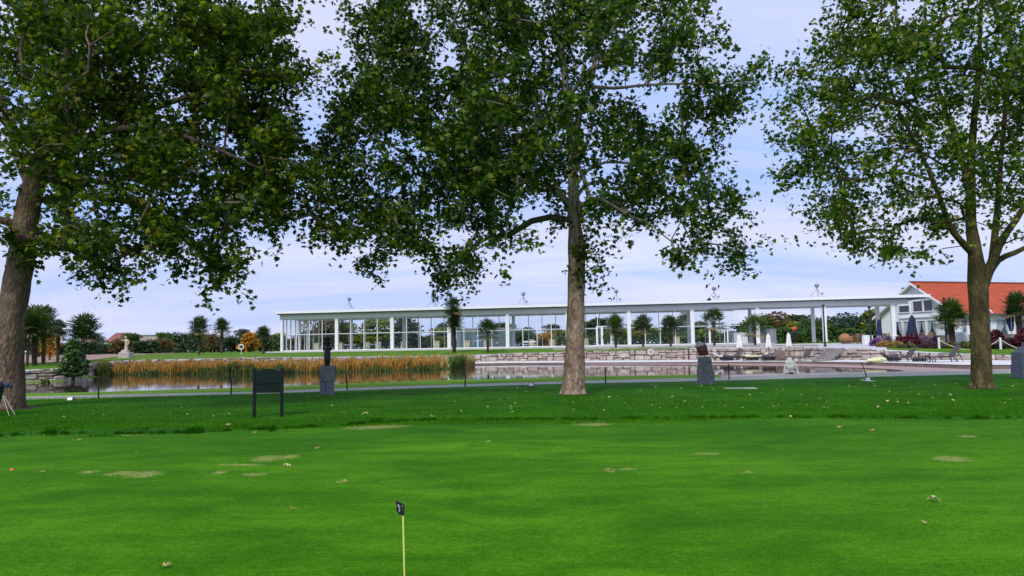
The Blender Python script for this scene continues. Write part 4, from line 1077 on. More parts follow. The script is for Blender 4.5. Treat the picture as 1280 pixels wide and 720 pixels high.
# conifer shrub at the pond edge
def conifer(px, base_y, top, wpx, Y, label):
    g = gnd(px, Y); g.z = -.3; h = far(px, top, Y).z - g.z; w = wpx*Y/F/2; r = np.random.default_rng(8); root = thing('conifer', label, 'conifer', g)
    mb = MB(); mb.tube([(0,0,-.2),(0,0,h*.92)], [.12,.02], 7); bb = MB(); C = []
    for i in range(120):
        z = r.uniform(.10, .97); a = r.uniform(0,6.28); l_ = w*(1.10-z**1.6)*r.uniform(.7,1.1)*min(1,z*4+.3)
        d = np.array([math.cos(a), math.sin(a), .22]); p0 = np.array([0,0,z*h*.95]); bb.tube([p0, p0+d*l_], [.02,.006], 4, cap=False)
        k = int(26*l_/w)+8; t_ = r.uniform(.25,1.05,(k,1)); C.append(p0+d*l_*t_+r.normal(size=(k,3))*np.array([.10,.10,.05]))
    C = np.concatenate(C); V, Fc = leaves(C, r.uniform(.14,.30,len(C)), -.1, r, CARD*np.array([.5,1,1]), CARD_F, up=1.2, spread=.5)
    bb.v and mb.add(bb.v, bb.f); mb.build('trunk', M_darktrunk, root); np_mesh('foliage', V, Fc, leafmat('conifer_needle', [(0,(.03,.08,.022)),(.6,(.08,.18,.05)),(1,(.18,.30,.09))], .1, .6), root); return root
conifer(91, 470, 421, 34, 50, 'layered green conifer standing at the pond edge in front of palms')

# ------------------------------------------------------------------ reeds
def reeds(name, label, x0, x1, near, depthm, hpx, mat, n, seed, lowz=-.35, thin=.035):
    r = np.random.default_rng(seed); C = []; 
    xs = r.uniform(x0, x1, n)
    P = np.zeros((n,3)); Hh = np.zeros(n)
    for i, x in enumerate(xs):
        u = upx(x); yn = np.interp(x, [a for a, b in near], [b for a, b in near]); q = on(x, yn, -.3); Y = q.y + r.random()*depthm
        P[i] = (u*Y, Y, lowz)
        Hh[i] = hpx(x)*Y/F*r.uniform(.6,1.12)*(1+.12*math.sin(x*.35)+.08*math.sin(x*1.1))
    cl_ = np.array([noise.noise(Vector((x*.11, y*.9, seed))) + .7*noise.noise(Vector((x*.45, y*2, seed+9))) for x, y in zip(xs, P[:,1])])
    Hh *= np.clip(1+.55*cl_, .3, 1.25)
    lean = r.normal(size=(n,2))*.16 + np.stack([cl_*.25, cl_*0], 1)
    w = r.uniform(.6,1.4,n)*thin; a = r.uniform(0,3.14,n); dx = np.stack([np.cos(a), np.sin(a)],1)*w[:,None]
    V = np.zeros((n,5,3)); base = P
    V[:,0] = base; V[:,0,:2] -= dx; V[:,1] = base; V[:,1,:2] += dx
    m_ = base.copy(); m_[:,2] += Hh*.65; m_[:,:2] += lean*Hh[:,None]*.4
    V[:,2] = m_; V[:,2,:2] += dx*.9; V[:,3] = m_; V[:,3,:2] -= dx*.9
    V[:,4] = base; V[:,4,2] += Hh; V[:,4,:2] += lean*Hh[:,None]
    Fc = np.array([(0,1,2,3)])[None]+ (np.arange(n)*5)[:,None,None]; F3 = (np.array([(3,2,4)])[None]+(np.arange(n)*5)[:,None,None]).reshape(-1,3)
    mb = np_mesh(name, V.reshape(-1,3), np.concatenate([np.array(Fc.reshape(-1,4)[:,[0,1,2]]), Fc.reshape(-1,4)[:,[0,2,3]], F3]), mat)
    return tag(mb, label, 'reeds', kind='stuff')
NEAR = [(100,469),(125,469.2),(160,468.2),(250,467.2),(340,466.5),(420,465),(500,463),(560,461),(600,456.5),(640,455)]
M_ro = leafmat('reed_orange', [(0,(.20,.10,.02)),(.3,(.38,.18,.03)),(.6,(.50,.28,.06)),(.8,(.44,.30,.08)),(.92,(.30,.24,.05)),(1,(.14,.14,.03))], .25, .8, tcol=(1.2,1.1,.8))
M_rp = leafmat('reed_pale', [(0,(.38,.26,.09)),(.5,(.50,.38,.15)),(1,(.36,.31,.10))], .25, .8, tcol=(1.2,1.1,.8))
M_rg = leafmat('reed_green', [(0,(.03,.05,.012)),(.6,(.07,.10,.02)),(1,(.16,.16,.03))], .2, .8)
reeds('orange_reeds', 'orange autumn reeds along the far side of the pond', 128, 548, NEAR, 4.0, lambda x: 13.2 if x > 330 else 13.8, M_ro, 26000, 1)
reeds('pale_reeds', 'pale tan reeds at the back of the reed bed', 180, 592, [(a, b-2.2) for a, b in NEAR], 3.5, lambda x: 13 if x > 330 else 14, M_rp, 9000, 2)
reeds('green_reeds', 'dark green rushes in front of the orange reeds', 250, 352, [(a, b+.8) for a, b in NEAR], 2.4, lambda x: 9.5+3*math.sin(x*.09), M_rg, 6500, 3)
reeds('olive_rushes', 'olive rushes mixed at the foot of the reeds', 128, 580, [(a, b+.5) for a, b in NEAR], 1.8, lambda x: 5+2.5*math.sin(x*.11), M_rg, 6000, 7)
reeds('green_rush_clump', 'dark rush clump at the left end of the reeds beside the conifer', 113, 138, [(a, b+1.4) for a, b in NEAR], 3.5, lambda x: 17-abs(x-125)*.6, M_rg, 4200, 4)
reeds('bright_rush_clump', 'bright green rush clump at the right end of the reeds', 561, 579, [(a, b+.4) for a, b in NEAR], 2.5, lambda x: 16-abs(x-570)*.5, leafmat('rush_bright', [(0,(.05,.10,.02)),(1,(.12,.20,.04))], .2, .8), 1800, 5)
reeds('tan_rush_clump', 'tan rush clump where the reeds meet the bare stone wall', 578, 592, [(a, b+.3) for a, b in NEAR], 1.6, lambda x: 13-abs(x-584)*.5, M_rp, 900, 6)

# ------------------------------------------------------------------ lawn grass blades
def blades(name, label, n, fy, fx, h, w, mat, seed, dens_noise=0, zfn=None):
    r = np.random.default_rng(seed); Y = fy(r, n); X = fx(r, n, Y)
    if dens_noise:
        k = np.array([noise.noise(Vector((x*.9, y*1.6, 3))) for x, y in zip(X[:], Y[:])]); m_ = k > dens_noise; X, Y = X[m_], Y[m_]; n = len(X)
    ok = np.ones(n, bool)
    for b_, q_ in ((bc,.60),(blft,.82),(brgt,.48)): ok &= ((X-b_.x)**2+(Y-b_.y)**2) > (q_*(1+.25*np.sin(7*np.arctan2(Y-b_.y, X-b_.x)+X*3)))**2
    X, Y = X[ok], Y[ok]; n = len(X)
    Z = und_lawn(X, Y); Hh = r.uniform(h[0], h[1], n); a = r.uniform(0, 6.28, n); d = np.stack([np.cos(a), np.sin(a)], 1)*r.uniform(.7,1.3,n)[:,None]*w; ln = r.normal(size=(n,2))*Hh[:,None]*.45
    V = np.zeros((n,3,3)); V[:,0,0] = X-d[:,0]; V[:,0,1] = Y-d[:,1]; V[:,1,0] = X+d[:,0]; V[:,1,1] = Y+d[:,1]; V[:,2,0] = X+ln[:,0]; V[:,2,1] = Y+ln[:,1]
    V[:,0,2] = Z-.01; V[:,1,2] = Z-.01; V[:,2,2] = Z+Hh
    o = np_mesh(name, V.reshape(-1,3), np.arange(n*3).reshape(-1,3), mat); return tag(o, label, 'grass', kind='stuff')
M_short = leafmat('short_blade', [(0, (.022,.110,.001)), (.5, (.052,.185,.002)), (.85, (.095,.27,.008)), (1, (.20,.36,.05))], .25, .8, spec=.04)
blades('short_grass_blades', 'close mown grass blades of the putting green', 330000, lambda r, n: 4.3*(1-r.random(n)*(1-(4.3/15.0)**.9))**(-1/.9), lambda r, n, Y: r.uniform(-.74,.74,n)*Y, (.006,.013), .0022, M_short, 61)
blades('rough_grass_blades', 'longer rough grass between the green and the path', 150000, lambda r, n: 15.4+r.random(n)**1.3*12, lambda r, n, Y: r.uniform(-.74,.74,n)*Y, (.022,.05), .006, M_blade, 41)
def fringe(name, label, x0, x1, n, dY, h, mat, seed, dn=0):
    r = np.random.default_rng(seed); px = r.uniform(x0, x1, n); u = upx(px); e = EDGE(u)[0]
    nz = np.array([noise.noise(Vector((x*.035, seed, 0)))+.6*noise.noise(Vector((x*.11, seed, 5))) for x in px]); keep = r.random(n) < np.clip(.28+1.5*nz, .03, 1); u = u[keep]; e = e[keep]; nz = nz[keep]; n = len(u)
    Y = e+dY[0]+nz*.25+r.beta(2,2,n)*(dY[1]-dY[0])
    return blades(name, label, n, lambda r_, n_: Y, lambda r_, n_, Y_: u*Y, h, .007, mat, seed+1, dn)
fringe('fringe_tufts', 'dark tufted grass along the edge of the putting green', -40, 1330, 34000, (-.20,.30), (.015,.05), M_tuft, 51)
fringe('fringe_tufts', 'dark tufts in patches at left of the green edge', 60, 480, 22000, (-.7,.9), (.015,.05), M_tuft, 55, .12)
# ------------------------------------------------------------------ sculpted objects
def sculpt(name, mat, parts, parent=None, voxel=.02, smooth_it=4, disp=None):
    mb = MB()
    for p in parts: p(mb)
    o = mb.build(name, mat, parent, True)
    m_ = o.modifiers.new('remesh', 'REMESH'); m_.mode = 'VOXEL'; m_.voxel_size = voxel; m_.use_smooth_shade = True
    s_ = o.modifiers.new('smooth', 'SMOOTH'); s_.iterations = smooth_it; s_.factor = .5
    if disp:
        tx = bpy.data.textures.new(name+'_relief', 'CLOUDS'); tx.noise_scale = disp[1]
        d_ = o.modifiers.new('relief', 'DISPLACE'); d_.texture = tx; d_.strength = disp[0]; d_.mid_level = .5
    return o
def E(c, r, rot=None): return lambda mb: mb.ell(c, r, 16, 11, rot)
def T(pts, rad, n=12): return lambda mb: mb.tube(pts, rad, n)
def Bx(c, d, rz=0, taper=1.0, rx=0, ry=0): return lambda mb: mb.box(c, d, rz, taper, rx, ry)

# black statue on a stone pedestal (left)
g = at(409, 494.5); s = g.y/F
pd = thing('pedestal', 'grey stone pedestal with two dark legs under a slim black statue', 'pedestal', g)
w = 15*s
mb = MB(); mb.box((-w*.27,0,9*s), (w*.46,w*.85,18.2*s)); pd1 = mb.build('leg', M_granite2, pd)
mb = MB(); mb.box((w*.25,0,9*s), (w*.50,w*.85,18.2*s)); mb.build('leg', M_granite2, pd)
sculpt('block', M_granite, [Bx((0,0,27.5*s),(17*s,15*s,19*s),0,.84)], pd, .012, 2, (.03,.12))
H0 = 37*s
st = thing('statue', 'slim black stone figure with clustered round head on the grey pedestal', 'statue', g+Vector((0,0,H0-.01)))
k = s
sculpt('figure', M_blackstone, [
  T([(0,0,0),(0,0,8*k),(0,0,16*k),(0,0,20*k),(0,0,22.5*k)], [3.1*k,4.2*k,4.3*k,3.4*k,2.4*k]),
  E((0,0,19.5*k),(4.2*k,3*k,3.2*k)), T([(0,0,20*k),(0,0,27*k)], [1.9*k,2.1*k]),
  T([(-4*k,0,19*k),(-4.6*k,-1*k,23*k),(-2.6*k,-1.5*k,26*k)], [1.2*k,1.1*k,1.0*k]), T([(4*k,0,19*k),(4.6*k,-1*k,23*k),(2.6*k,-1.5*k,26*k)], [1.2*k,1.1*k,1.0*k]),
  E((-2.6*k,0,29.5*k),(2.3*k,2.6*k,3.6*k)), E((2.6*k,0,29.5*k),(2.3*k,2.6*k,3.6*k)), E((0,0,29*k),(3*k,2.8*k,4*k)),
  E((-2.4*k,0,34*k),(2.4*k,2.4*k,2.6*k)), E((2.0*k,0,34.6*k),(2.5*k,2.4*k,2.6*k)), E((0,-.8*k,34.5*k),(2.0*k,2.2*k,3.0*k)), E((-.2*k,-2.4*k,31*k),(.7*k,1*k,1.4*k))], st, .010, 2)

# red-brown head on stepped pedestal
g = at(882.5, 480.8); s = g.y/F
pd = thing('pedestal', 'stepped grey slate pedestal under the red-brown head sculpture', 'pedestal', g)
mb = MB(); mb.box((-4.4*s,0,7.8*s), (9.0*s,15*s,15.8*s)); mb.build('base_slab', M_granite2, pd)
mb = MB(); mb.box((4.7*s,0,7.7*s), (8.8*s,14.6*s,15.6*s)); mb.build('base_slab', M_granite2, pd)
sculpt('middle_block', M_granite, [Bx((-.3*s,0,21.5*s),(18*s,15*s,12.4*s),0,.80)], pd, .014, 2, (.03,.15))
sculpt('neck_block', M_granite, [Bx((-.8*s,0,31.4*s),(13.6*s,12*s,6.4*s),0,1.03), Bx((-.6*s,0,29*s),(14.6*s,13*s,5*s))], pd, .012, 2, (.02,.10))
k = s; H0 = 37.2*s
hd = thing('head_sculpture', 'red-brown carved stone head with grey cap tilting on its pedestal', 'sculpture', g+Vector((-.6*s,0,0)))
tl = Matrix.Rotation(R(-14), 3, 'Y')
def rt(v): q = tl @ Vector(v); return (q.x-1.0*k, q.y, q.z+H0-.9*k)
fr = tl
sculpt('head', M_redstone, [Bx(rt((0,0,1.6*k)),(9.2*k,9*k,3.6*k),0,1.05,0,R(-6)), lambda mb: mb.box(rt((0,0,6.5*k)),(10.6*k,10.5*k,12*k),0,1.08,0,R(-14)),
  E(rt((-.4*k,-.5*k,7*k)),(5.9*k,6.2*k,6.8*k)), T([rt((-2.2*k,-5.6*k,9.5*k)), rt((-2.4*k,-7.0*k,6*k)), rt((-2.2*k,-6*k,5*k))], [.8*k,1.3*k,.9*k]), E(rt((3.6*k,-4.4*k,7*k)),(1.4*k,1.6*k,2.4*k)), E(rt((-1.5*k,-5.6*k,3*k)),(2.2*k,1.1*k,.7*k))], hd, .012, 2)
sculpt('cap', M_greystone, [lambda mb: mb.box(rt((-.2*k,0,13.4*k)),(12.2*k,12*k,2.6*k),0,.9,0,R(-14)), E(rt((-.8*k,0,15*k)),(4.8*k,5*k,2.2*k))], hd, .012, 2)

# right edge pedestal
g = at(1286, 471.8); s = g.y/F
pd = thing('pedestal', 'blue-grey block pedestal with sloped top cut by the right edge', 'pedestal', g)
mb = MB(); mb.box((0,0,8*s), (29*s,22*s,16*s)); mb.build('base_slab', M_granite2, pd)
mb = MB(); mb.box((0,0,23.6*s), (27.5*s,21*s,15*s), 0, .97); mb.build('middle_block', M_granite2, pd)
sculpt('top_block', M_granite, [Bx((.5*s,0,34*s),(26*s,19*s,7*s),0,.62), Bx((3*s,0,40*s),(13*s,13*s,7*s),0,.8)], pd, .015, 2, (.02,.12))

# white weathered kneeling sculpture on the kerb
g = gnd(988, 36.6); g.z = .01; s = g.y/F; k = s
g = Vector((on(988,467.8,.01).x, on(988,467.8,.01).y, .012)); s = g.y/F; k = s
ws = thing('crouching_sculpture', 'mottled white stone figure crouching on hands at the pool kerb', 'sculpture', g)
sculpt('figure', M_marble, [
  T([(0,1*k,3*k),(-.2*k,0,9*k),(-.6*k,-.5*k,15*k),(-1*k,-.5*k,19.5*k)], [4.4*k,5.0*k,4.8*k,3.2*k]),
  T([(-4*k,-1*k,15*k),(-7.2*k,-2.5*k,9*k),(-8.6*k,-3*k,.6*k)], [1.7*k,1.2*k,1.7*k]), T([(3.6*k,-1*k,15*k),(7.0*k,-2.5*k,9*k),(8.4*k,-3*k,.6*k)], [1.7*k,1.2*k,1.7*k]),
  E((-3.6*k,1*k,2.6*k),(2.2*k,4*k,2.8*k)), E((3.6*k,1*k,2.6*k),(2.2*k,4*k,2.8*k)), E((0,-3*k,9*k),(4.6*k,3*k,4*k)),
  T([(-2*k,0,19*k),(-4*k,-1.5*k,22*k)], [2.6*k,1.8*k])], ws, .018, 2, (.035,.10))
sculpt('head', M_pinkstone, [E((-4.9*k,-2.2*k,23.2*k),(2.5*k,2.7*k,2.4*k)), E((-5.4*k,-4.4*k,22.6*k),(.6*k,.8*k,.9*k))], ws, .012, 2)
mb = MB(); mb.box((0,-4.6*k,.9*k),(6*k,1.5*k,1.7*k)); mb.build('base_shade_block', M_shade, ws)  # solid dark block, its colour stands in for shade under the figure

# beige standing statue on plinth far left
g = gnd(157.5, 76); s = g.y/F; k = s; g = Vector((g.x, g.y, g.z-.1))
pd = thing('stepped_plinth', 'pale stepped stone plinth under the beige far statue', 'plinth', g)
sculpt('base_stones', simple('pale_plinth', (.46,.42,.38), (.34,.31,.28), .95, 6, .6), [Bx((0,0,4*k),(13.5*k,12*k,8.5*k),0,.95), Bx((-1*k,0,9.4*k),(9*k,8*k,4*k),0,.8), E((-6*k,-2*k,3*k),(3*k,3*k,2.6*k))], pd, .03, 1, (.05,.2))
st = thing('statue', 'beige standing figure with one arm out on the pale plinth', 'statue', g+Vector((0,0,11*k)))
sculpt('figure', M_sand, [T([(0,0,0),(0,0,5*k),(.2*k,0,9*k),(.3*k,0,12.5*k)], [2.2*k,1.7*k,1.9*k,2.1*k]), E((.3*k,0,12*k),(2.6*k,1.6*k,1.5*k)), T([(-.2*k,0,12.5*k),(-.6*k,-.3*k,14.2*k)], [.8*k,.7*k]), E((-.8*k,-.3*k,15.8*k),(1.5*k,1.6*k,1.8*k)),
  T([(-2*k,0,12.3*k),(-4.6*k,-.8*k,11.8*k),(-6*k,-1*k,12.6*k)], [.8*k,.7*k,.6*k]), T([(2.5*k,0,12*k),(3.0*k,0,8.5*k),(2.2*k,-.6*k,6.5*k)], [.9*k,.8*k,.6*k])], st, .022, 1)

# black sculpture with orange head on terrace
g = gnd(993.5, 84); s = g.y/F; k = s
st = thing('orange_headed_figure', 'thin black figure with a ragged orange head on the terrace edge', 'sculpture', g)
sculpt('body', M_blackstone, [T([(-1.8*k,0,0),(-1.5*k,0,8*k),(-.6*k,0,14*k)], [.7*k,.9*k,1.6*k]), T([(1.8*k,0,0),(1.5*k,0,8*k),(.6*k,0,14*k)], [.7*k,.9*k,1.6*k]), E((0,0,14.5*k),(3*k,1.8*k,3*k)), T([(-2.5*k,0,15*k),(-4.2*k,0,12.5*k),(-4.8*k,0,15.5*k)], [.9*k,.8*k,.6*k]), T([(2.5*k,0,15*k),(4.2*k,0,12.5*k),(4.6*k,0,15.5*k)], [.9*k,.8*k,.6*k])], st, .03, 1)
sculpt('head', simple('orange_paint', (.60,.12,.03), (.4,.06,.02), .7, 8), [E((0,0,19*k),(2.8*k,2.4*k,2.2*k)), E((-2.4*k,0,20*k),(1.3*k,1.2*k,1.6*k)), E((2.6*k,0,19.6*k),(1.4*k,1.2*k,1.8*k)), E((.4*k,0,21*k),(1.4*k,1.2*k,1.4*k))], st, .03, 1)

# ochre boulder sculpture
g = gnd(1058, 78); s = g.y/F; k = s
st = thing('boulder', 'smooth ochre egg-shaped boulder lying on a low base on the terrace', 'boulder', g)
sculpt('stone', M_egg, [E((-1.6*k,0,7.2*k),(7.2*k,6.5*k,6.0*k)), E((3.6*k,0,6.0*k),(5.4*k,5.2*k,4.4*k))], st, .06, 4)
mb = MB(); mb.box((0,0,.7*k),(10*k,7*k,1.5*k)); mb.build('base', M_granite, st)

# ------------------------------------------------------------------ notice board seen from behind
g = at(335, 521.5); s = g.y/F
nb = thing('notice_board', 'dark green board with arched top standing on two square posts', 'sign board', g)
for sx in (-17.2, 17.0):
    mb = MB(); mb.box((sx*s,0,29.5*s),(3.3*s,.07,59.5*s)); mb.lathe((sx*s,0,59.2*s),[(1.5*s,0),(1.6*s,.4*s),(1.0*s,1.2*s),(.3*s,1.6*s)],8); mb.build('post', M_darkgreen, nb)
poly = [(-15.6*s,-.02,30*s),(15.4*s,-.02,30*s),(15.4*s,-.02,55*s)]
for i in range(15):
    a = 1-2*(i+.5)/15; poly.append((a*13.6*s,-.02,(56.2+3.6*math.cos(a*1.35)*1.0)*s))
poly.append((-15.6*s,-.02,55*s))
mb = MB(); mb.prism(poly, (0,.04,0)); mb.build('board', M_darkgreen, nb)
mb = MB(); mb.box((0,-.032,42*s),(27*s,.02,1.0*s)); mb.build('batten', M_darkgreen, nb)

# ------------------------------------------------------------------ hole flag
top = far(503.5, 630.5, 4.5); base = Vector((top.x+.008, 4.5, 0))
fl = thing('hole_flag', 'small black flag on a thin yellow stick in the putting green', 'golf flag', base)
hz = top.z
mb = MB(); mb.tube([(0.004,0,-.02),(-.008,0,hz)], .0052, 10); mb.build('stick', M_yellowpole, fl)
M_flag = simple('black_flag_cloth', (.008,.008,.016), (.005,.005,.010), .7, 40, .3); M_flagedge = simple('flag_hem', (.16,.26,.12), (.12,.2,.10), .8, 10)
fx = lambda px, py, dy=0: tuple(far(px, py, 4.5+dy)-base)
c = [fx(494.2,625.2,-.02), fx(505,630.2,0), fx(504.8,644.3,0), fx(499.5,643.5,-.005), fx(495.3,638.6,-.02), fx(495.6,632,-.014)]
mb = MB(); mb.prism(c, (0,.003,0)); mb.tube([Vector(fx(504.1,630.2,0)), Vector(fx(503.9,644.3,0))], .0068, 10); fo = mb.build('flag', M_flag, fl)
mb = MB(); q = -.004
for a, b in ((0,1),(1,2),(2,3),(3,4),(4,5),(5,0)): mb.tube([Vector(c[a])+Vector((0,.0015,0)), Vector(c[b])+Vector((0,.0015,0))], .0011, 5)
mb.build('hem', M_flagedge, fo)
mb = MB()
em = [fx(498.6,630.4,-.018),fx(497.6,632.5,-.020),fx(499.8,634,-.018),fx(498.5,636,-.018),fx(500.0,637.5,-.018),fx(498.6,639.6,-.018)]
mb.tube([Vector(v) for v in em], [.0022,.0050,.0040,.0016,.0036,.0022], 8)
mb.build('emblem', simple('emblem_pale', (.5,.47,.6), (.36,.34,.44), .7, 60), fo)

# orange ball, lawn lamps, plaque, tripod
g = at(15, 590.5); mb = MB(); r_ = .021*1.35
mb.ell((0,0,r_*.95), r_, 20, 14); tag(mb.build('golf_ball', M_orange, None, True, g), 'orange golf ball lying on the green at the left', 'ball')
def lawn_lamp(px, py, label, rz):
    g = at(px, py); s = g.y/F; t_ = thing('ground_spotlight', label, 'spotlight', g, rz, 'small spotlights in the lawn')
    mb = MB(); mb.box((0,0,4.2*s),(7*s,3*s,5*s),0,1,R(-25)); mb.build('housing', M_dark, t_)
    mb = MB(); mb.box((0,-1.75*s,4.6*s),(5.6*s,.4*s,3.8*s),0,1,R(-25)); mb.build('lens', M_white, t_)
    mb = MB(); mb.box((-3*s,0,1.2*s),(.5*s,1.2*s,2.4*s)); mb.box((3*s,0,1.2*s),(.5*s,1.2*s,2.4*s)); mb.build('bracket', M_dark, t_)
lawn_lamp(88, 503, 'small dark framed spotlight on the lawn right of the leaning plane trunk', .15)
lawn_lamp(664, 485.3, 'small white spotlight on the lawn left of the central trunk', -.1)
g = at(925, 487); s = g.y/F; mb = MB(); mb.box((0,0,.03),(38*s,.35,.05)); tag(mb.build('stone_plaque', M_concrete, None, False, g), 'long flat pale stone plaque lying in the lawn', 'plaque')
g = at(1083, 477.3); s = g.y/F
t_ = thing('leaning_stake', 'thin dark stake leaning out of a white cross foot on the lawn', 'stake', g)
mb = MB(); mb.box((0,0,.02),(24*s,.10,.03)); mb.box((1*s,0,.045),(.10,.8,.02)); mb.build('cross_foot', M_white, t_)
mb = MB(); mb.box((2*s,0,3.4*s),(5*s,3*s,3.6*s),.3,.8); mb.box((2*s,0,1.1*s),(3*s,2.6*s,1.6*s)); mb.build('clamp', M_white, t_)
mb = MB(); mb.tube([(1.2*s,0,4*s),(-1.6*s,0,14*s),(-4.6*s,0,24.5*s)], [.8*s,.55*s,.5*s], 7); mb.build('stake_rod', M_dark, t_)

# golf bag by left trunk
g = at(-6, 522); g = Vector((g.x, g.y, g.z)); s = g.y/F
gb = thing('golf_bag', 'dark blue golf bag on stand legs beside the leaning trunk', 'golf bag', g)
sculpt('bag', simple('bag_nylon', (.010,.012,.035), (.006,.006,.016), .5, 20, .3), [T([(-6*s,0,1*s),(-2*s,0,18*s),(4*s,0,36*s)], [6*s,6.4*s,6.0*s]), E((1*s,-4*s,20*s),(4*s,3*s,8*s)), E((5*s,-1*s,38*s),(5.6*s,5*s,3*s))], gb, .012, 2)
mb = MB()
for i, (dx, dy) in enumerate(((6,-2),(10,1),(14,-1),(17,1.5),(4,1))): mb.tube([(4*s,0,34*s),(dx*s,dy*s,(42-i*1.3)*s)], .4*s, 5); mb.ell((dx*s,dy*s,(42-i*1.2)*s),(2.6*s,2.2*s,3.2*s),12,8)
mb.build('club_covers', simple('club_cover', (.05,.06,.13), (.01,.012,.03), .7, 26), gb, True)
mb = MB(); mb.tube([(8*s,-1*s,30*s),(5*s,-2.2*s,27*s),(4.5*s,-3*s,22*s)], [.6*s,.5*s,.5*s], 5); mb.build('strap', M_white, gb)
for dy in (-1, 1):
    mb = MB(); mb.tube([(9*s,dy*s*1,27*s),(22*s+dy*s*2,dy*s*3,-8*s*0+.4*s)], .42*s, 6); mb.build('leg', M_rope, gb)

# bare earth round the trunks
for (b_, r0_) in ((bc,.62),(blft,.85),(brgt,.50)):
    mb = MB(); n_ = 40; zb_ = float(und_lawn(np.array([b_.x]), np.array([b_.y]))[0]); vs = [(0,0,zb_+.03)]
    for k in range(n_):
        a_ = 2*math.pi*k/n_; q_ = r0_*(1+.28*noise.noise(Vector((math.cos(a_)*1.7+b_.x, math.sin(a_)*1.7, 2)))+.10*noise.noise(Vector((math.cos(a_)*6, math.sin(a_)*6+b_.x, 5)))); vs.append((q_*math.cos(a_), q_*math.sin(a_), zb_+.012))
    mb.add(vs, [(0,k+1,(k+1)%n_+1) for k in range(n_)]); o = mb.build('bare_earth', simple('bare_earth_soil', (.060,.040,.025), (.022,.016,.010), .95, 9, .9, .03), None, False, (b_.x, b_.y, 0)); tag(o, kind='structure')
# thin black rope posts along the path
mb = MB(); mb.tube([(0,0,-.05),(0,0,.66)], .028, 8); mb.lathe((0,0,.655),[(.028,0),(.034,.01),(.02,.035)],8); post0 = mb.build('path_post', M_dark)
for i, (px, py, hpx, lab) in enumerate(((123,498,26,'thin black post by the path, first right of the leaning plane trunk'),(289,493.5,20,'thin black post by the path just left of the green board'),(434,487.5,20,'thin black post by the path just right of the black statue'),
      (581.5,483,20,'thin black post by the path below the tall double palm'),(757,478.5,19,'thin black post by the path right of the central plane trunk'),(911.5,474.5,19,'thin black post by the path right of the red-brown head'))):
    g = at(px, py); o = post0 if i == 0 else post0.copy()
    if i: col.objects.link(o)
    o.location = g; o.scale = (1,1,hpx*g.y/F/.68); o.rotation_euler.y = (-.04 if i == 2 else 0); tag(o, lab, 'post', 'thin black posts along the pond path')

# life rings
def ring(px, py, Y, rpx, label, post=0, rim=.28, centre=False):
    c = far(px, py, Y); s = Y/F
    t_ = thing('life_ring', label, 'life ring', c, 0, 'white life rings around the water'); mb = MB(); mb.torus((0,0,0), rpx*s*(1-rim*.5), rpx*s*rim*.62, 22, 8); mb.build('ring', M_white, t_, True)
    mb = MB()
    for a in (45,135,225,315):
        q = rpx*s*(1-rim*.5); mb.ell((q*math.cos(R(a)),0,q*math.sin(R(a))),(rpx*s*.16,rpx*s*rim*.66,rpx*s*.16),8,6)
    mb.build('band', M_pinkstone, t_, True)
    if centre: mb = MB(); mb.box((0,.02,0),(rpx*s*.75,.04,rpx*s*.75)); mb.box((0,.0,rpx*s*.5),(rpx*s*.1,.03,rpx*s*.4)); mb.build('holder', M_dark, t_)
    if post:
        gz = prof_z(c.x, c.y); mb = MB(); mb.tube([(0,.06,gz-c.z),(0,.06,-rpx*s*.3)], .035, 7); mb.build('post', M_white, t_)
ring(301.5, 433.8, 80, 3.4, 'white life ring on a short post on the far left bank', 1, .3, True)
ring(813.5, 439.7, 70.6, 3.5, 'white life ring hung on the rubble wall below the palms')
ring(1120, 422.8, 66, 4.2, 'white life ring on a post beside the maroon shrubs', 1)

# closed white parasols on deck
def parasol(px, top, bot, foot, wpx, Y, label, mat, name='closed_parasol', grp='closed parasols'):
    g = gnd(px, Y); s = Y/F; zt = far(px, top, Y).z-g.z; zb = far(px, bot, Y).z-g.z; w = wpx/2*s
    t_ = thing(name, label, 'parasol', g, 0, grp)
    mb = MB(); n = 12; prof = [(.03,zt),(.35*w,zt-.04*(zt-zb)),(.62*w,zt-.22*(zt-zb)),(.72*w,zt-.5*(zt-zb)),(.9*w,zt-.8*(zt-zb)),(1.0*w,zb),(.4*w,zb+.02)]
    vs = []; fs = []
    for i, (r_, z_) in enumerate(prof):
        for k in range(16):
            a = 2*math.pi*k/16; q = r_*(1+(.16 if k % 2 else -.12)*(1 if i > 1 else .2)); vs.append((q*math.cos(a), q*math.sin(a), z_))
    for i in range(len(prof)-1):
        for k in range(16): fs.append((i*16+k, i*16+(k+1)%16, (i+1)*16+(k+1)%16, (i+1)*16+k))
    fs.append(tuple(range(16))); mb.add(vs, fs); mb.build('canopy', mat, t_)
    mb = MB(); mb.tube([(0,0,0),(0,0,zt+.06)], .035, 7); mb.build('pole', M_wood if mat is M_canvas else M_dark, t_)
    mb = MB(); mb.box((0,0,.05),(.6,.6,.09)); mb.build('foot', M_concrete, t_)
parasol(925, 418, 434, 450, 6.6, 66.2, 'white closed parasol below the light grey box', M_canvas)
parasol(961.5, 417, 433.5, 450, 6.6, 64.2, 'white closed parasol before the slate panel box', M_canvas)
parasol(987, 416, 432.5, 450, 6.2, 62.6, 'white closed parasol left of the orange-headed figure', M_canvas)
parasol(1142, 394, 424, 430, 11, 68, 'large navy closed parasol before the clubhouse gable windows', M_navy)
parasol(1100, 399, 419.5, 425, 6.5, 78, 'narrow navy closed parasol behind the last pavilion column', M_navy)
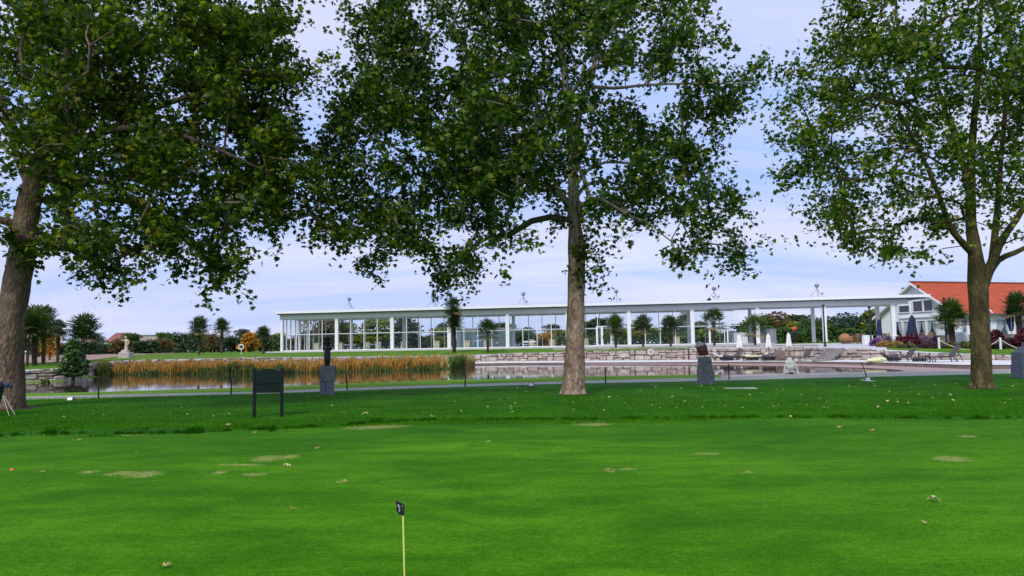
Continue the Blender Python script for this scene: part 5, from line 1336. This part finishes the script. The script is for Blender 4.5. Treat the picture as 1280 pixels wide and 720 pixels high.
# crown like folds on top of the big navy one
# blue banner at right
g = gnd(1266, 63); s = g.y/F
t_ = thing('blue_banner', 'bright blue hanging flag on a white pole near the right palm', 'flag', g)
mb = MB(); mb.tube([(0,0,0),(0,0,far(1266,384,g.y).z-g.z)], .04, 7); mb.build('pole', M_white, t_)
zt = far(1266,386,g.y).z-g.z; zb = far(1266,414,g.y).z-g.z; mb = MB(); vs = []
for i in range(9):
    z_ = zt+(zb-zt)*i/8
    for k in range(7): vs.append(((-.30+.1*k+.03*math.sin(i*1.2))*(.5+.6*math.sin(.4+i*.32)), .05+.06*math.sin(k*1.9+i*.5), z_))
mb.add(vs, [(i*7+k, i*7+k+1, (i+1)*7+k+1, (i+1)*7+k) for i in range(8) for k in range(6)]); fo = mb.build('cloth', M_blueflag, t_, True)
so = fo.modifiers.new('thick', 'SOLIDIFY'); so.thickness = .015

# ------------------------------------------------------------------ loungers
def lounger():
    t_ = thing('sun_lounger', '', 'sun lounger')
    mb = MB()
    for sy in (-.3, .3): mb.tube([(-1.0,sy,.30),(.35,sy,.32)], .03, 6); mb.tube([(-.95,sy,.30),(-1.0,sy,.0)], .03, 6); mb.tube([(.55,sy,.0),(.35,sy,.32),(.25,sy,.3)], .03, 6); mb.tube([(.35,sy,.32),(.80,sy,.98)], .03, 6); mb.tube([(.2,sy,.5),(-.2,sy,.5),(-.28,sy,.3)], .025, 6)
    mb.tube([(.9,-.3,.0),(.62,-.3,.62)], .02, 5); mb.tube([(.9,.3,.0),(.62,.3,.62)], .02, 5); mb.build('frame', M_dark, t_)
    mb = MB(); mb.box((-.33,0,.335),(1.32,.58,.04)); mb.build('seat', M_taupe, t_)
    mb = MB(); mb.box((.585,0,.67),(.80,.60,.045),0,1,0,R(-56)); mb.build('backrest', M_taupe, t_)
    for sy in (-.34,.34): mb = MB(); mb.torus((-.78,sy,.13), .10, .028, 16, 6); mb.build('wheel', M_dark, t_)
    return t_
l0 = lounger(); l0.location = gnd(1130, 53.2); l0.rotation_euler.z = .12; l0.scale = (.98,)*3
tag(l0, 'taupe sun lounger with raised back beside the yellow cushion', 'sun lounger', 'sun loungers on the pool deck')
dup(l0, gnd(1181.5, 50.5), -.10, 'taupe sun lounger with raised back standing alone near the right plane trunk', 'sun loungers on the pool deck', 1.12)
dup(l0, gnd(1004, 61.2), .5, 'sun lounger behind the white crouching figure to its right', 'sun loungers on the pool deck', .95)
def flat_lounger(px, Y, rz, label, col_, wid=1.0):
    g = gnd(px, Y); t_ = thing('low_lounger', label, 'sun lounger', g, rz, 'low loungers with cushions on the left deck')
    mb = MB(); mb.box((0,0,.25),(2.0*wid,.62,.07))
    for sx in (-.85,.85):
        for sy in (-.25,.25): mb.box((sx*wid,sy,.12),(.07,.07,.24))
    mb.box((-.3,0,.12),(.9,.5,.16)); mb.build('frame', M_dark, t_)
    sculpt('cushion', col_, [Bx((-.2*wid,0,.36),(1.2*wid,.56,.14)), Bx((.72*wid,0,.50),(.62*wid,.56,.13),0,1,0,R(-38)), E((-.6*wid,0,.42),(.35,.28,.13))], t_, .035, 3)
flat_lounger(903, 66.6, 3.2, 'low lounger with white cushion nearest the red-brown head', M_canvas, .8)
flat_lounger(914, 66.0, .1, 'low dark lounger between the white and the cream cushions', M_taupe, .7)
flat_lounger(945, 64.6, .05, 'low lounger with large cream cushion folded up', M_cream, 1.2)
flat_lounger(966, 63.3, .05, 'low dark lounger left of the brown boulder', M_taupe, 1.0)
g = gnd(976, 62.6); mb = MB()
st = thing('rock', 'rounded brown rock on the deck behind the white crouching figure', 'rock', g)
sculpt('stone', simple('brown_rock', (.20,.14,.12), (.12,.08,.07), .9, 4, .6), [E((0,0,.42),(.45,.4,.52)), E((.2,0,.3),(.4,.4,.35))], st, .05, 2, (.1,.3))
g = gnd(1096, 53.6); st = thing('bean_bag', 'pale yellow lounge cushion lying flat on the pool edge', 'cushion', g, .05)
s = g.y/F
sculpt('cushion', M_yellow, [E((0,0,3*s),(12.5*s,6*s,2.9*s)), E((4*s,0,3.4*s),(9*s,5.5*s,3*s)), E((-5*s,0,2*s),(9*s,5*s,2*s))], st, .04, 2)
mb = MB(); mb.box((3*s,-5.9*s,3.5*s),(1.2*s,.5*s,1.2*s)); mb.build('tag', M_dark, st)
g = gnd(1149.5, 52); s = g.y/F; st = thing('deck_table', 'low black side table between the two upright loungers', 'table', g)
mb = MB(); mb.box((0,0,5.6*s),(13*s,9*s,1.0*s)); mb.build('table_top', M_dark, st)
for sx in (-5.6,5.6):
    for sy in (-3.6,3.6): mb = MB(); mb.box((sx*s,sy*s,2.5*s),(1.0*s,1.0*s,5.2*s)); mb.build('leg', M_dark, st)
mb = MB(); mb.box((0,0,2.6*s),(10.8*s,6.8*s,3.6*s)); mb.build('shelf', M_dark, st)
flat_lounger(1112, 55.2, 3.1, 'dark footrest lounger behind the pale yellow cushion', M_taupe, .6)

# ------------------------------------------------------------------ lamp posts, rope fence, terrace furniture
def lamp_post(px, top, Y, label, r_=.06):
    g = gnd(px, Y); h = far(px, top, Y).z-g.z; t_ = thing('lamp_post', label, 'lamp post', g, 0, 'slim black lamp posts')
    mb = MB(); mb.tube([(0,0,0),(0,0,h*.35),(0,0,h)], [r_*1.5,r_*1.1,r_], 9); mb.build('pole', M_dark, t_)
    mb = MB(); mb.lathe((0,0,h-.02),[(r_,0),(r_*2.6,.06),(r_*2.6,.12),(r_,.2)],10); mb.build('lamp_head', M_dark, t_)
    mb = MB(); mb.lathe((0,0,0),[(r_*2.2,0),(r_*2.2,.08),(r_*1.4,.2)],10); mb.build('foot', M_dark, t_)
lamp_post(1031.5, 383, 66, 'tall black lamp post standing before the double white columns', .062)
lamp_post(1089, 385, 72, 'black lamp post beside the white cube at the terrace end', .07)
lamp_post(1183.5, 374, 66, 'black lamp post in front of the clubhouse palm', .055)
rp = []
for i, (px, yt, yb, Y, lab) in enumerate(((1174,423,437.5,62,'white rope post left of the right plane trunk'),(1251,423,438,60,'white rope post right of the right plane trunk'),(1328,424,440,58,'white rope post beyond the right edge'))):
    g = gnd(px, Y)+Vector((0,0,.03)); h = far(px, yt, Y).z-g.z; t_ = thing('rope_post', lab, 'post', g, 0, 'white posts of the rope barrier')
    mb = MB(); mb.box((0,0,h/2),(.12,.12,h)); mb.build('shaft', M_white, t_); mb = MB(); mb.box((0,0,h+.03),(.16,.16,.06),0,.6); mb.build('cap', M_white, t_)
    rp.append(g+Vector((0,0,h-.08)))
for i, lab in enumerate(('drooping pale rope strung from left white post behind the right plane trunk','drooping pale rope running from right white post to photo edge')):
    a, b = rp[i], rp[i+1]; pts = [a+(b-a)*(k/14)+Vector((0,0,-.85*(1-(2*k/14-1)**2))) for k in range(15)]
    mb = MB(); mb.tube(pts, .035, 6); tag(mb.build('barrier_rope', M_rope), lab, 'rope', 'ropes of the barrier')
def cube_cloth(px0, px1, top, Y, label, name='covered_table'):
    a = gnd(px0, Y); b = gnd(px1, Y); w = b.x-a.x; g = (a+b)/2; h = far((px0+px1)/2, top, Y).z-g.z
    t_ = thing(name, label, 'table', g, 0, 'white cloth covered tables')
    vs = []; n = 24; mb = MB()
    for j, (z_, q) in enumerate(((0,1.06),(h*.5,1.0),(h-.03,.97),(h,.93))):
        for k in range(n):
            a_ = 2*math.pi*k/n; rr_ = 1/max(abs(math.cos(a_)), abs(math.sin(a_)))*.95; rr_ = min(rr_, 1.25); f_ = (1+.03*math.sin(k*2.6))*(q if j < 2 else q)
            vs.append((math.cos(a_)*rr_*w/2*f_, math.sin(a_)*rr_*w/2*.8*f_, z_))
    fs = [(j*n+k, j*n+(k+1)%n, (j+1)*n+(k+1)%n, (j+1)*n+k) for j in range(3) for k in range(n)]+[tuple(3*n+k for k in range(n))]
    mb.add(vs, fs); mb.build('tablecloth', M_cloth, t_, False); mb = MB(); mb.box((0,0,h/2-.05),(w*.8,w*.6,h-.12)); mb.build('frame', M_soffit, t_)
cube_cloth(1079, 1090.5, 419, 74, 'white cloth covered table at the end of the terrace beside lamp post')
cube_cloth(1197, 1210, 415, 68, 'white cloth covered table right of the clubhouse palm')
def garden_chair(px, Y, rz, label, first=[None]):
    g = gnd(px, Y)
    if first[0] is None:
        t_ = thing('garden_chair', label, 'chair', g, rz, 'wooden chairs on the terrace')
        mb = MB(); mb.box((0,0,.45),(.5,.48,.05)); mb.build('seat', M_wood, t_)
        mb = MB(); mb.box((0,.22,.78),(.5,.04,.5)); mb.build('backrest', M_wood, t_)
        for sx in (-.21,.21):
            for sy in (-.2,.2): mb = MB(); mb.box((sx,sy,.22),(.05,.05,.44)); mb.build('leg', M_wood, t_)
        mb = MB(); mb.box((-.24,0,.65),(.05,.46,.04)); mb.box((.24,0,.65),(.05,.46,.04)); mb.build('armrest', M_wood, t_)
        first[0] = t_; return t_
    return dup(first[0], g, rz, label, 'wooden chairs on the terrace', 1.05)
garden_chair(1069.5, 76, 1.3, 'wooden chair just right of the ochre boulder')
garden_chair(1077, 76.5, -1.2, 'wooden chair left of the white covered terrace table')
garden_chair(1074, 78.5, 0.1, 'wooden chair behind the pair beside the ochre boulder')
for i, (px, Y, lab) in enumerate(((1108,76,'wooden chair behind the lavender left of the life ring'),(1115,77,'wooden chair behind the lavender nearest the life ring'),(1156,78,'wooden chair right of the big navy parasol'),(1164,77,'wooden chair below the clubhouse corner window'),(1220,76,'wooden chair right of the white covered table by the palm'),(1243,77,'wooden chair behind the maroon shrub at right'))):
    garden_chair(px, Y, i*.9, lab)
# low dark stone terrace wall before the clubhouse
a = Vector((49.6, 80.6, 1.15)); 
mb = MB(); rr = random.Random(5); d = Vector((.952,.305,0)); 
for r_ in range(3):
    t0 = -7.5
    while t0 < 26:
        w = rr.uniform(.5,.9); q = a+d*t0+Vector((0,0,.26*r_)); mb.obox(q+Vector((0,rr.uniform(-.03,.03),0)), d*(w-.03), (-.12,.38,0), (0,0,.245)); t0 += w
tag(mb.build('terrace_wall', stone_mat('brown_block', [(0,(.13,.10,.085)),(.5,(.18,.14,.12)),(1,(.10,.085,.075))])), 'low dark stone wall in front of the clubhouse windows', 'wall')
# distant benches/white tables seen through glass
for i, (px, lab) in enumerate(((437,'white slatted bench seen low through the second glass bay'),(467,'white slatted bench seen left of the third column through glass'),(662,'white bench seen through the fifth glass bay'))):
    g = gnd(px, 103); t_ = thing('garden_bench', lab, 'bench', g, 0, 'white benches beyond the pavilion')
    mb = MB(); mb.box((0,0,.5),(1.8,.5,.06)); mb.build('seat', M_white, t_); mb = MB(); mb.box((0,.25,.85),(1.8,.05,.2)); mb.build('backrest', M_white, t_)
    for sx in (-.8,.8): mb = MB(); mb.box((sx,0,.24),(.08,.45,.48)); mb.build('leg', M_white, t_)

# ------------------------------------------------------------------ shrubs and flowers
SC = {}
def shrub(px, py, wpx, top, Y, mat, label, leaf=(.12,.22), n=900, name='shrub', cat='shrub', flower=None):
    g = gnd(px, Y); s = Y/F; w = wpx*s/2; h = max(.3, far(px, top, Y).z-g.z); r = np.random.default_rng(int(px*7)); t_ = thing(name, label, cat, g)
    C = r.normal(size=(n,3)); C /= np.linalg.norm(C, axis=1)[:,None]; C *= r.uniform(.55,1.05,(n,1)); C *= np.array([w, w*.6, h*.62]); C[:,2] += h*.42; C = C[C[:,2] > -.05]
    C[:,2] *= 1+.15*np.sin(C[:,0]*5)
    V, Fc = leaves(C, r.uniform(leaf[0], leaf[1], len(C)), -.3, r, CARD, CARD_F, up=.5, spread=1); np_mesh('foliage', V, Fc, mat, t_)
    mb = MB()
    for k in range(6): a_ = k*1.05; mb.tube([(0,0,-.05),(math.cos(a_)*w*.5, math.sin(a_)*w*.3, h*.6)], [.03,.01], 5)
    mb.build('stem', M_darktrunk, t_)
    if flower:
        fm, k = flower; C2 = C[r.integers(0,len(C),k)]; C2 = C2*1.05; V, Fc = leaves(C2, r.uniform(.06,.14,len(C2)), -.3, r, CARD, CARD_F, up=.3, spread=1); np_mesh('flowers', V, Fc, fm, t_)
M_mar = leafmat('maroon_leaf', [(0,(.05,.008,.015)),(.6,(.11,.018,.035)),(1,(.20,.05,.07))], .15, .6, tcol=(1.3,.7,.8))
M_lav = leafmat('lavender_leaf', [(0,(.10,.10,.09)),(.5,(.16,.12,.17)),(1,(.26,.20,.30))], .15, .8, tcol=(1,1,1))
M_pur = leafmat('purple_flower', [(0,(.16,.05,.18)),(1,(.32,.14,.36))], .15, .7, tcol=(1,1,1))
M_pink = leafmat('pink_flower', [(0,(.35,.10,.16)),(1,(.55,.25,.32))], .2, .7, tcol=(1,1,1))
M_org = leafmat('orange_grass_leaf', [(0,(.22,.14,.04)),(.5,(.36,.20,.05)),(1,(.24,.24,.05))], .2, .8, tcol=(1,1,1))
M_oli = leafmat('olive_leaf', [(0,(.05,.06,.02)),(.6,(.10,.11,.035)),(1,(.17,.16,.05))], .15, .8)
M_dkp = leafmat('dark_plum_leaf', [(0,(.03,.012,.018)),(.6,(.06,.025,.035)),(1,(.10,.06,.05))], .12, .7, tcol=(1,1,1))
shrub(1095, 430, 14, 424, 67.5, M_pur, 'purple shrub at the foot of the lamp post by the white covered table')
shrub(1108, 428, 14, 421.5, 68.5, M_lav, 'grey lavender bush left of the life ring', flower=(M_pur, 120))
shrub(1104, 433, 18, 427.5, 64.5, M_org, 'low orange grass clump at the terrace corner', leaf=(.1,.2))
shrub(1120, 433, 20, 428, 64, M_org, 'low orange-brown plant clump below the life ring', leaf=(.1,.2))
shrub(1137, 434, 32, 420, 65, M_mar, 'broad maroon shrub under the big navy parasol', n=1600)
shrub(1133, 436, 22, 430, 62.6, M_oli, 'low yellowish plants in front of the broad maroon shrub')
shrub(1155, 430, 16, 422, 68, M_lav, 'lavender bush right of the broad maroon shrub', flower=(M_pur, 160))
shrub(1167, 430, 16, 422.5, 67.5, M_lav, 'lavender bush behind the left white rope post', flower=(M_pur, 160))
shrub(1160, 436, 26, 430.5, 63.5, M_dkp, 'dark plum ground plants left of the white rope post')
shrub(1183, 436, 18, 430, 64, M_oli, 'olive plants at the foot of the clubhouse palm')
shrub(1203, 436, 26, 428.5, 63.5, M_oli, 'olive bush below the white covered table by the palm')
shrub(1216, 434, 14, 426, 64.5, M_dkp, 'dark plum bush touching the right plane trunk on its left')
shrub(1243, 430, 28, 415.5, 64, M_mar, 'tall maroon pink shrub right of the right plane trunk', n=1600, flower=(M_pink, 320))
shrub(1243, 437, 26, 427, 61.8, M_dkp, 'dark plum bush below the maroon pink shrub')
shrub(1262, 436, 22, 424, 62.3, M_dkp, 'dark bush between right rope post and photo edge')
shrub(1277, 434, 16, 414, 61.5, M_mar, 'dark maroon shrub at the right edge', n=1000)
shrub(1228, 431, 20, 421, 66, M_lav, 'lavender bush hidden mostly behind the right plane trunk')
shrub(55, 477, 14, 474.5, 48.5, M_oli, 'small green plant tuft at the foot of the left rubble wall', leaf=(.1,.2), n=400)

# ------------------------------------------------------------------ fallen leaves
M_fl = leafmat('fallen_leaf', [(0,(.55,.42,.18)),(.5,(.42,.28,.12)),(1,(.62,.56,.36))], .1, .8, tcol=(1,1,1))
M_fl2 = leafmat('fallen_leaf_pale', [(0,(.74,.62,.30)),(1,(.66,.56,.36))], .1, .8, tcol=(1,1,1))
def leafobj(name, mat, curl):
    V = LEAF.copy(); V[:,2] = curl*(V[:,0]**2*1.8+ (V[:,1]-.4)**2*.9); V[:,2] -= V[:,2].min()-.01; V[:,1] -= .4
    mb = MB(); mb.add([tuple(v) for v in V], [tuple(f) for f in LEAF_F]); return mb.build(name, mat)
lv0 = leafobj('fallen_leaf', M_fl, .7); lv1 = leafobj('fallen_leaf', M_fl2, -.75)
NL = [(97,555,8,'curled pale brown leaf lying near the dark tufts at left'),(52,595,5,'small rust leaf right of the orange golf ball'),(171,571,4,'tiny dark leaf on the green left of the dry patches'),(358,585,8,'brown leaf beside the dry patch below the green board'),
      (365,640,7,'dark edged leaf alone in the left half of the green'),(209,712,9,'pale folded leaf at the very bottom of the photo'),(1167,628,13,'large folded cream and brown leaf on the right of the green'),(1155,656,6,'small cream leaf just below the large folded one'),
      (317,542,5,'small pale leaf right under the green board'),(457,522,8,'tan leaf at the green edge right of the black statue'),(540,524,6,'small brown leaf at the green edge left of the central trunk'),(397,561,5,'small brown leaf on the green below the board'),(611,554,5,'small greyish leaf on the green below the central trunk'),
      (1091,540,5,'small pale leaf on the green at right, one further right of two'),(1050,536,5,'small pale leaf on the green below the white crouching figure'),(988,523,4,'tiny white leaf on the dark fringe tuft line right of centre'),(285,533,6,'pale leaf in the fringe left of the green board'),(430,602,5,'yellowish leaf scrap in the centre left of the green')]
for i, (px, py, w, lab) in enumerate(NL):
    g = at(px, py); src = lv0 if (i % 3) else lv1
    if i == 0: src = lv0
    o = src if i in (0,) else (lv1 if i == 3 else src.copy())
    if o is not lv0 and o is not lv1: col.objects.link(o)
    elif i == 3: o = lv1
    o.location = g+Vector((0,0,und_lawn(np.array([g.x]), np.array([g.y]))[0]+.015)); sz = w*g.y/F*1.25; o.scale = (sz,)*3; o.rotation_euler = (random.uniform(.1,.35), random.uniform(-.15,.15), random.uniform(0,6.28)); tag(o, lab, 'leaf', 'fallen leaves on the green')
rr = random.Random(77); cnt = 0
while cnt < 150:
    px = rr.uniform(30, 1275); py = rr.uniform(486, 524) if rr.random() < .85 else rr.uniform(470, 500)
    py -= (px-300)*.012
    if rr.random() > (1.0 if 560 < px < 660 or 860 < px < 1200 else .55): continue
    g = at(px, py); Y1_ = C1(np.array([g.x/g.y]))[0][0]
    if g.y > Y1_-.3 or g.y < 15.5: continue
    o = (lv0 if rr.random() < .4 else lv1).copy(); col.objects.link(o); zz = und_lawn(np.array([g.x]), np.array([g.y]))[0]
    o.location = (g.x, g.y, zz+.035); sz = rr.uniform(.035,.085); o.scale = (sz,)*3; o.rotation_euler = (rr.uniform(-.5,.5), rr.uniform(-.5,.5), rr.uniform(0,6.28))
    tag(o, 'small pale fallen leaf in the rough grass before the path', 'leaf', 'small fallen leaves scattered in the rough grass'); cnt += 1

# ------------------------------------------------------------------ world, sun, render settings
w = bpy.data.worlds.new('World'); sc.world = w; w.use_nodes = True; t = w.node_tree
bg = t.nodes['Background']; bg.inputs['Strength'].default_value = .10
sky = t.nodes.new('ShaderNodeTexSky'); sky.sky_type = 'NISHITA'; sky.sun_disc = False
SUN_EL = R(42); SUN_AZ = R(200)      # compass-like: direction the light comes from, measured from +Y clockwise
sky.sun_elevation = SUN_EL; sky.sun_rotation = SUN_AZ; sky.air_density = 1.2; sky.dust_density = 1.5
tc = t.nodes.new('ShaderNodeTexCoord'); sp = t.nodes.new('ShaderNodeSeparateXYZ'); t.links.new(tc.outputs['Generated'], sp.inputs[0])
den = math_(t, 'ADD', math_(t, 'MAXIMUM', sp.outputs[2], 0.0), .16)
cx = math_(t, 'DIVIDE', sp.outputs[0], den); cy = math_(t, 'DIVIDE', sp.outputs[1], den)
cb = t.nodes.new('ShaderNodeCombineXYZ'); t.links.new(cx, cb.inputs[0]); t.links.new(cy, cb.inputs[1])
mp = t.nodes.new('ShaderNodeMapping'); mp.inputs['Scale'].default_value = (.42,1.15,1); mp.inputs['Rotation'].default_value = (0,0,.25); mp.inputs['Location'].default_value = (3.1,.4,0); t.links.new(cb.outputs[0], mp.inputs[0])
n1 = noi(t, mp.outputs[0], 1.15, 8, .58, .35); n2 = noi(t, mp.outputs[0], .5, 4, .5)
base = mix(t, .86, sky.outputs[0], (4.4,6.1,11.2))
cl = ramp(t, n1, [(.40, (0,0,0)), (.60, (1,1,1))])
ccol = ramp(t, n2, [(.3, (.72,.71,.84)), (.52, (.82,.82,.93)), (.68, (1.0,.99,1.02))])
c10 = mix(t, 1.0, ccol, (9.6,9.7,10.2), 'MULTIPLY')
c = mix(t, math_(t, 'MULTIPLY', cl, .72), base, c10)
# milky horizon band
hz = ramp(t, sp.outputs[2], [(0, (.75,.75,.75)), (.16, (0,0,0))])
c = mix(t, math_(t, 'MULTIPLY', hz, .55), c, (7.2,7.2,9.2))
t.links.new(c, bg.inputs['Color'])
sd = bpy.data.lights.new('sun', 'SUN'); sd.energy = 2.5; sd.angle = R(13); sd.color = (1,.96,.9); so = bpy.data.objects.new('sun', sd); col.objects.link(so)
dirv = Vector((math.sin(SUN_AZ)*math.cos(SUN_EL), math.cos(SUN_AZ)*math.cos(SUN_EL), math.sin(SUN_EL)))
so.rotation_euler = dirv.to_track_quat('Z', 'Y').to_euler(); so.location = dirv*50
sc.view_settings.view_transform = 'Standard'; sc.view_settings.look = 'None'; sc.view_settings.exposure = .08; sc.view_settings.gamma = 1
sc.render.engine = 'CYCLES'; c_ = sc.cycles
c_.max_bounces = 8; c_.diffuse_bounces = 3; c_.glossy_bounces = 3; c_.transmission_bounces = 4; c_.transparent_max_bounces = 12; c_.caustics_reflective = False; c_.caustics_refractive = False
c_.use_denoising = True; c_.sample_clamp_indirect = 6
try: c_.denoiser = 'OPENIMAGEDENOISE'; c_.denoising_input_passes = 'RGB_ALBEDO_NORMAL'
except Exception: pass
sc.render.resolution_x = 1024; sc.render.resolution_y = 576
